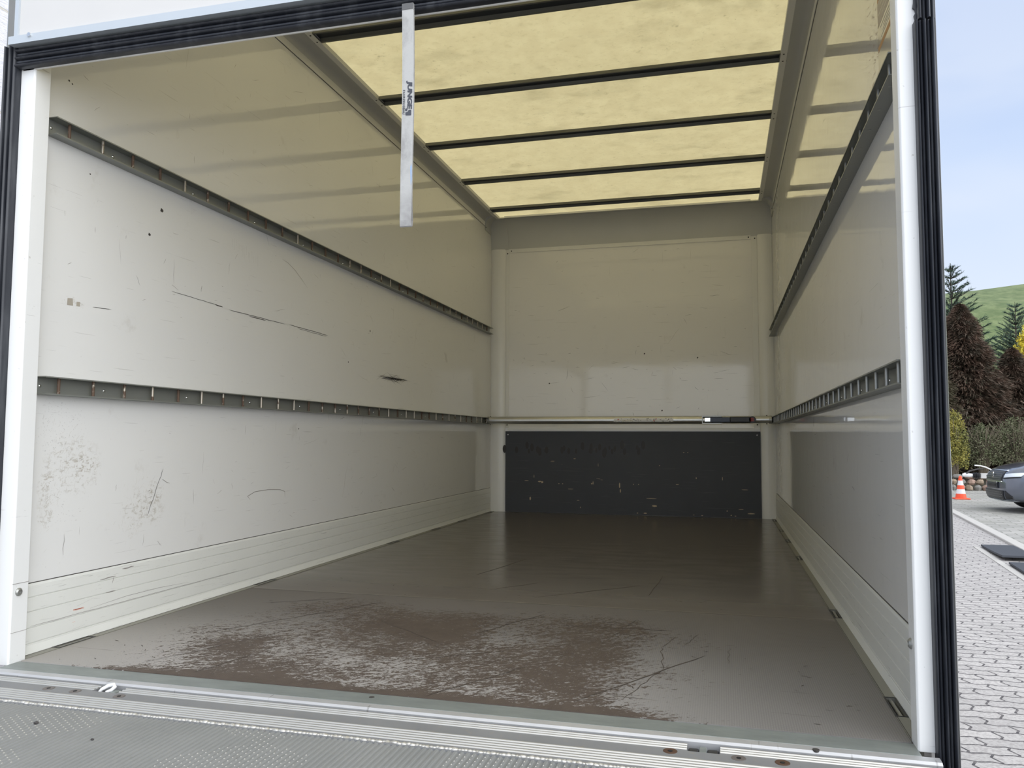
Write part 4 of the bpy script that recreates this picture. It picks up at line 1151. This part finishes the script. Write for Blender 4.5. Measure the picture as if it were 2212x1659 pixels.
grl = build('grille', strip_patch(-.43, .43, .60, .79, .60, .79, .03), M_blk, car)
gm = MB()
for i in range(14):
    for j in range(5):
        v = -.40+.8*i/13+(j % 2)*.03; z = .615+j*.038
        c = nose(v, z, .062); gm.box((c[0]-.003, c[1]-.018, c[2]-.003), (c[0]+.004, c[1]+.018, c[2]+.003))
build('grille_mesh', gm, M_steelpin, grl)
gf_ = MB()
for (v0, v1, z0, z1) in ((-.45, .45, .795, .812), (-.45, .45, .582, .60)): 
    q = strip_patch(v0, v1, z0, z1, z0, z1, .05, 14, 1); gf_.add(q.v, q.f)
build('grille_surround', gf_, M_chrome, grl)
# emblem: slanted S of two halves
eb = MB()
c = nose(0, .70, .11)
def ebx(pts): 
    A = [(c[0]-.006, c[1]+a, c[2]+b) for a, b in pts]; B = [(p[0]+.012, p[1], p[2]) for p in A]; n = len(A)
    eb.add(A+B, [tuple(range(n)), tuple(range(n, 2*n))[::-1]]+[(i, (i+1) % n, (i+1) % n+n, i+n) for i in range(n)])
ebx([(.050, .058), (-.045, .058), (-.050, .030), (.005, .024), (.022, .008), (.050, .020)])
ebx([(-.050, -.058), (.030, -.058), (.050, -.030), (-.005, -.024), (-.022, -.008), (-.050, -.020)])
ebx([(-.040, .018), (.040, -.004), (.040, -.018), (-.040, .004)])
build('emblem', eb, M_chrome, grl)
pl_ = build('number_plate', strip_patch(-.27, .27, .455, .565, .455, .565, .075, 8), mat('dark_plate_holder', (.035, .037, .042), .4), car)
pm = MB()
for i in range(12):
    cc = nose(-.23+i*.042, .51, .135); pm.box((cc[0]-.001, cc[1]-.008, cc[2]-.025), (cc[0]+.003, cc[1]+.008, cc[2]+.025))
build('plate_ribs', pm, M_inkd, pl_)
build('plate_edge', strip_patch(-.27, .27, .565, .577, .565, .577, .085, 8, 1), M_chrome, pl_)
gl_ = build('lower_grille', strip_patch(-.50, .50, .235, .42, .235, .42, .035), M_blk, car)
gm = MB()
for i in range(16):
    for j in range(4):
        cc = nose(-.46+.92*i/15+(j % 2)*.03, .26+j*.042, .065); gm.box((cc[0]-.003, cc[1]-.014, cc[2]-.003), (cc[0]+.004, cc[1]+.014, cc[2]+.003))
build('grille_mesh', gm, M_steelpin, gl_)
build('bumper_lip', strip_patch(-.66, .66, .222, .240, .222, .240, .06, 16, 1), M_frame, car)
for sg in (-1, 1):
    hl = build('headlamp', strip_patch(sg*.50, sg*.77, .665, .735, .70, .775, .02, 12), M_lamp, car)
    build('lamp_surround', strip_patch(sg*.48, sg*.78, .645, .663, .680, .698, .035, 12, 1), M_blk, hl)
    build('fog_lamp_recess', strip_patch(sg*.56, sg*.70, .26, .42, .27, .32, .03, 8), M_blk, car)
    build('side_window', MB().prism([(ccx+1.30, zg+1.0), (ccx+3.5, zg+.98), (ccx+3.2, zg+1.30), (ccx+2.0, zg+1.36), (ccx+1.75, zg+1.30)], 1, ccy+sg*.755-.01, ccy+sg*.755+.01), M_glass, car)
build('windscreen', MB().add([(ccx+1.20, ccy-.66, zg+1.075), (ccx+1.20, ccy+.66, zg+1.075), (ccx+1.74, ccy+.54, zg+1.43), (ccx+1.74, ccy-.54, zg+1.43), (ccx+1.26, ccy-.66, zg+1.05), (ccx+1.26, ccy+.66, zg+1.05), (ccx+1.8, ccy+.54, zg+1.40), (ccx+1.8, ccy-.54, zg+1.40)],
      [(0, 1, 2, 3), (4, 7, 6, 5), (0, 4, 5, 1), (1, 5, 6, 2), (2, 6, 7, 3), (3, 7, 4, 0)]), M_glass, car)
for u in (.86, 3.40):
    for sg in (-1, 1):
        wc = (ccx+u, ccy+sg*.80, zg+.325)
        am = MB(); NA = 28
        for k in range(NA):
            a0_, a1_ = -.25+(pi+.5)*k/NA, -.25+(pi+.5)*(k+1)/NA
            yo = wc[1]+sg*.112; yi = wc[1]+sg*.02
            P8 = [(wc[0]+rr_*cos(a_), yy_, wc[2]+rr_*sin(a_)) for a_ in (a0_, a1_) for rr_ in (.345, .385) for yy_ in (yi, yo)]
            am.add(P8, [(0, 1, 3, 2), (4, 6, 7, 5), (0, 4, 5, 1), (2, 3, 7, 6), (1, 5, 7, 3), (0, 2, 6, 4)])
        build('wheel_arch', am, M_blk, car, smooth=40)
        w_ = build('wheel', MB().lathe((wc[0], wc[1]-.11, wc[2]), [(.20, 0), (.29, .0), (.325, .03), (.325, .19), (.29, .22), (.20, .22)], ax=1, n=32), M_tyre, car, smooth=40)
        build('rim', MB().lathe((wc[0], wc[1]-.1125, wc[2]), [(.03, .012), (.06, .022), (.19, 0.0), (.21, .11), (.19, .225), (.06, .203), (.03, .213)], ax=1, n=24), M_alu, w_, smooth=40)

# ------------------------------------------------------------------ trailer drawbar behind the cone
tb = thing('trailer_drawbar', (8.0, 21.2, GZ-.012), 'white and black trailer drawbar between cone and car', 'trailer hitch')
build('drawbar_tube', MB().box((8.15, 21.15, -.385), (9.6, 21.25, -.255)), M_panelw, tb, bevel=.015)
build('coupling_head', MB().tube([(7.74, 21.2, -.31), (7.80, 21.2, -.30), (7.90, 21.2, -.31), (7.98, 21.2, -.31)], [.035, .055, .05, .04], 12), M_white, tb, smooth=50)
build('rubber_gaiter', MB().lathe((7.97, 21.2, -.315), [(.05, 0), (.075, .02), (.06, .04), (.08, .06), (.062, .08), (.082, .10), (.065, .12), (.08, .15)], ax=0, n=16), M_blk, tb, smooth=60)
build('brake_lever', MB().tube([(7.82, 21.15, -.26), (7.90, 21.15, -.20), (8.08, 21.15, -.15), (8.22, 21.15, -.14)], [.022, .024, .02, .016], 8), M_inkd, tb, smooth=50)
build('hand_grip', MB().tube([(8.00, 21.1, -.055), (8.14, 21.1, -.065), (8.26, 21.1, -.10), (8.45, 21.1, -.20)], .017, 8), M_white, tb, smooth=50)
build('support_leg', MB().tube([(8.6, 21.2, -.30), (8.6, 21.2, GZ-.012)], .035, 10), M_alu, tb)

# ------------------------------------------------------------------ fence post
fp = thing('fence_post', (7.79, 22.6, GZ-.012), 'pale galvanised fence post left of the yellow bush', 'post')
build('pole', MB().tube([(7.80, 22.6, GZ-.02), (7.785, 22.6, .98)], .045, 12), M_frame, fp)
build('cap', MB().lathe((7.785, 22.6, .98), [(.048, 0), (.048, .02), (.02, .035)], n=12), M_frame, fp)

# ------------------------------------------------------------------ border of stones
M_stone = [mat('tan_field_stone', (.30, .235, .17), .9), mat('grey_field_stone', (.22, .21, .19), .9), mat('pinkish_field_stone', (.32, .22, .17), .9)]
rs = random.Random(11)
cols = ['tan', 'grey', 'pinkish']; nth = ['first', 'second', 'third', 'fourth', 'fifth', 'sixth', 'seventh', 'eighth']
rows_ = [('bottom', 8, .0, .115), ('middle', 7, .17, .100), ('top', 5, .32, .085)]
kk = 0
for rn, cnt, dz, r in rows_:
    for i in range(cnt):
        x = 7.62+(1.62/cnt)*(i+.5)+rs.uniform(-.015, .015); y = 22.85+dz*.9; z = GZ-.02+dz
        rx = 1.62/cnt*.5*.96
        mb = MB().rock((x, y, z+r*.62), (rx/1.02, r*1.05, r*.82), kk)
        o = build('stone', mb, M_stone[kk % 3], origin=(x, y, z), smooth=30)
        tag(o, '%s field stone in the %s course of the border, %s from the pale fence post' % (cols[kk % 3], rn, nth[i]), 'stone', 'stones edging the planted bank'); kk += 1

# planted bank
bk = MB(); nx, ny = 30, 12
for j in range(ny+1):
    for i in range(nx+1):
        x = -10+i*2.0; y = 23.0+j*1.6
        z = GZ-.05+ (0 if j == 0 else .35+.10*j)+.15*sin(i*1.7+j)*(j > 0)
        bk.v.append((x, y, z))
for j in range(ny):
    for i in range(nx): bk.f.append((j*(nx+1)+i, j*(nx+1)+i+1, (j+1)*(nx+1)+i+1, (j+1)*(nx+1)+i)); bk.mi.append(0)
M_soil = mat('dark_planted_soil', (.075, .065, .045), .95)
struct('trim_17', bk, M_soil, 'dark planted bank behind the stones', smooth=60)

# hill
def grass_fn(h, b):
    p = h.pos()
    c = h.mix(h.smooth(h.noise(h.mapping(p, scale=(1, .35, 1)), .9, 8, .7), .35, .68), (.085, .125, .040), (.17, .21, .085))
    c = h.mix(h.math('MULTIPLY', h.smooth(h.noise(h.mapping(p, scale=(.35, .35, 3)), .8, 6, .6), .52, .68), .4), c, (.21, .21, .10))
    h.l(c, b.inputs['Base Color'])
M_grass = mat('meadow_grass', rough=.9, fn=grass_fn)
hl_ = MB(); nx, ny = 40, 16
for j in range(ny+1):
    for i in range(nx+1):
        x = -70+i*4.5; y = 42+j*4.0; t = j/ny
        ridge_ = 15.6+(x-27)*.085
        z = -1+(ridge_+1)*(1-(1-min(t/.75, 1))**1.7)+.25*sin(i*.9+j*1.3)
        if t > .75: z = ridge_-(t-.75)*8
        hl_.v.append((x, y, z))
for j in range(ny):
    for i in range(nx): hl_.f.append((j*(nx+1)+i, j*(nx+1)+i+1, (j+1)*(nx+1)+i+1, (j+1)*(nx+1)+i)); hl_.mi.append(0)
struct('trim_18', hl_, M_grass, 'green grassy hill on the horizon', smooth=60)

# ------------------------------------------------------------------ plants
def leaf_mat(name, a, bcol, rough=.7):
    def fn(h, b):
        p = h.pos(); c = h.mix(h.smooth(h.noise(p, 3.5, 5, .7), .35, .65), a, bcol)
        h.l(c, b.inputs['Base Color'])
    return mat(name, rough=rough, fn=fn)
M_brown = leaf_mat('dead_brown_needles', (.125, .075, .05), (.055, .045, .028))
M_spruce = leaf_mat('dark_spruce_needles', (.030, .062, .045), (.055, .095, .055))
M_spruce2 = leaf_mat('blue_green_spruce_needles', (.045, .085, .065), (.07, .115, .075))
M_yb = leaf_mat('yellow_green_leaves', (.40, .35, .08), (.16, .17, .05))
M_forsy = leaf_mat('bright_yellow_blossom', (.75, .60, .05), (.55, .48, .06))
M_shrub = leaf_mat('grey_green_leaves', (.11, .135, .06), (.16, .15, .09))
M_twig = mat('grey_brown_twigs', (.20, .165, .12), .9)
M_bark = mat('dark_bark', (.06, .045, .035), .9)
def tuft(mb, r_, p, d, ln, w_, n=3):
    d = Vector(d).normalized(); p = Vector(p)
    for k in range(n):
        q = Vector((r_.gauss(0, 1), r_.gauss(0, 1), r_.gauss(0, 1))); s = d.cross(q).normalized()*w_
        e = p+(d+q*.28)*ln
        mb.add([p-s, p+s, e], [(0, 1, 2)])
def cone_tree(name, label, x, y, z0, h, R, mt_, seed, n=5200, droop=-.25, ln=.15, w_=.017, fill=.0, group='evergreens on the bank'):
    t = thing(name, (x, y, z0), label, 'tree', group); r_ = random.Random(seed); mb = MB()
    for k in range(n):
        a0 = r_.uniform(0, 2*pi); f = r_.random()**.8; zz2 = z0+.15*h*0+f*h
        rr_ = R*((1-f)**.75)*(1+.13*sin(f*34+seed)+.10*r_.gauss(0, 1)+.16*sin(4*a0+9*f))
        rad = rr_*(r_.random()**.35); a = a0
        p = (x+rad*cos(a), y+rad*sin(a), zz2)
        tuft(mb, r_, p, (cos(a), sin(a), droop+r_.uniform(-.2, .3)), ln*(.6+.8*r_.random())*(1.0 if f < .8 else .7), w_, 3)
    tag(build('foliage', mb, mt_, t), kind='stuff')
    build('trunk', MB().tube([(x, y, z0-.3), (x, y, z0+h*.97)], [.12, .02], 8), M_bark, t)
    return t
def whorl_tree(name, label, x, y, z0, h, R, mt_, seed, tiers=26, group='evergreens on the bank'):
    t = thing(name, (x, y, z0), label, 'tree', group); r_ = random.Random(seed); mb = MB(); bw = MB()
    for i in range(tiers):
        f = i/tiers; zz2 = z0+h*(.05+.95*f); rr_ = R*(1-f)**.8+.12
        for k in range(9):
            a = r_.uniform(0, 2*pi); e = Vector((x+rr_*cos(a), y+rr_*sin(a), zz2+rr_*(.32+.25*f))); s = Vector((x, y, zz2))
            bw.tube([s, (s+e)/2-Vector((0, 0, .05)), e], [.013, .008, .003], 4)
            for q in range(int((30+60*rr_)*(1 if f < .72 else .5))):
                u = r_.uniform(.1, 1); p = s+(e-s)*u
                d = (e-s).normalized()+Vector((r_.gauss(0, .6), r_.gauss(0, .6), r_.gauss(0, .25)))
                tuft(mb, r_, p, d, .10+.07*(1-f), .009, 2)
    tag(build('foliage', mb, mt_, t), kind='stuff'); tag(build('branches', bw, M_bark, t), kind='stuff')
    build('trunk', MB().tube([(x, y, z0-.3), (x, y, z0+h*1.01)], [.12, .008], 8), M_bark, t)
    return t
def bush(name, label, x, y, z0, rx, rz, mt_, seed, n=1500, ln=.07, w_=.03, twigs=40, group=None, cat='bush'):
    t = thing(name, (x, y, z0), label, cat, group); r_ = random.Random(seed); mb = MB(); tw = MB()
    for k in range(n):
        a = r_.uniform(0, 2*pi); ph = r_.uniform(-.35, 1)*pi/2; rr_ = r_.random()**.45*(1+.18*sin(3*a+seed))
        p = (x+rx*rr_*cos(a)*cos(ph), y+rx*.7*rr_*sin(a)*cos(ph), z0+rz*.45+rz*.6*rr_*sin(ph))
        tuft(mb, r_, p, (r_.gauss(0, 1), r_.gauss(0, 1), .6+r_.gauss(0, .6)), ln, w_, 2)
    for k in range(twigs):
        a = r_.uniform(0, 2*pi); e = (x+rx*1.05*cos(a)*r_.random(), y+rx*.6*sin(a), z0+rz*r_.uniform(.5, 1.12)); m_ = (x+(e[0]-x)*.4, y+(e[1]-y)*.4, z0+(e[2]-z0)*.6)
        tw.tube([(x+r_.uniform(-.1, .1), y, z0-.1), m_, e], [.012, .008, .003], 4)
    tag(build('foliage', mb, mt_, t), kind='stuff'); tag(build('twigs', tw, M_twig, t), kind='stuff')
    return t
cone_tree('dead_conifer', 'tall brown dead conifer directly right of the black seal', 9.05, 25.9, -.35, 5.2, 1.75, M_brown, 3, 26000, -.35)
cone_tree('dead_conifer', 'lower brown dead conifer right of the tallest one', 10.55, 26.2, -.35, 3.8, 1.35, M_brown, 8, 13000, -.35)
cone_tree('dead_conifer', 'olive brown conifer half hidden behind the black seal', 7.9, 25.0, -.4, 4.3, 1.1, leaf_mat('olive_brown_needles', (.11, .085, .05), (.065, .06, .03)), 12, 9000, -.35)
whorl_tree('spruce_tree', 'dark green spruce with bare open top rising behind the dead conifer', 9.95, 30.3, .0, 7.0, 2.1, M_spruce, 5)
whorl_tree('spruce_tree', 'blue green spruce farther off at the right edge', 15.1, 40, .5, 6.5, 2.0, M_spruce2, 6, 30)
bush('yellow_tree', 'bright yellow flowering tree at the right edge of the view', 14.65, 37, 2.2, .75, 3.0, M_forsy, 9, 3200, .12, .03, 20, None, 'tree')
bush('yellow_bush', 'yellow green bush beside the pale fence post', 8.12, 23.35, -.45, .36, 1.65, M_yb, 10, 5200, .045, .015, 26)
SH = 'scrubby shrubs on the bank'
for i, (x, y, z, rx, rz, mtx, lb_) in enumerate(((9.0, 23.9, -.35, .65, 1.25, M_shrub, 'grey green twiggy shrub just right of the yellow bush'), (9.9, 24.1, -.35, .8, 1.4, M_shrub, 'grey green twiggy shrub rising behind the car bonnet'), (11.0, 24.4, -.35, .9, 1.3, M_shrub, 'grey green twiggy shrub cut by the right edge'))):
    bush('shrub', lb_, x, y, z, rx, rz, mtx, 20+i, 4200, .05, .014, 190, SH, 'shrub')

# ------------------------------------------------------------------ block building at the far left
def block_fn(h, b):
    p = h.pos(); s3 = h.sep(p)
    cb = h.n('ShaderNodeCombineXYZ'); h.l(s3[1], cb.inputs[0]); h.l(s3[2], cb.inputs[1])
    br_ = h.n('ShaderNodeTexBrick'); h.l(cb.outputs[0], br_.inputs[0]); br_.offset = .5
    br_.inputs['Scale'].default_value = 1; br_.inputs['Brick Width'].default_value = 2.2; br_.inputs['Row Height'].default_value = .62; br_.inputs['Mortar Size'].default_value = .008
    br_.inputs['Color1'].default_value = (.72, .71, .74, 1); br_.inputs['Color2'].default_value = (.68, .67, .70, 1); br_.inputs['Mortar'].default_value = (.55, .52, .47, 1)
    n1 = h.noise(h.mapping(p, scale=(1, .4, 3)), 26, 5, .65)
    c = h.mix(h.math('MULTIPLY', h.smooth(n1, .5, .7), .25), br_.outputs['Color'], (.50, .49, .51))
    h.l(c, b.inputs['Base Color']); h.l(h.bump(h.math('SUBTRACT', n1, br_.outputs['Fac']), .8, .02), b.inputs['Normal'])
M_block = mat('rough_white_block', rough=.9, fn=block_fn)
bw_ = build('building', MB().box((-9, 1.2, GZ-.05), (-2.3, 22, 6.5)), M_block, origin=(-5.5, 11, GZ-.05))
tag(bw_, 'white rough block building wall beyond the left door seal', 'building')
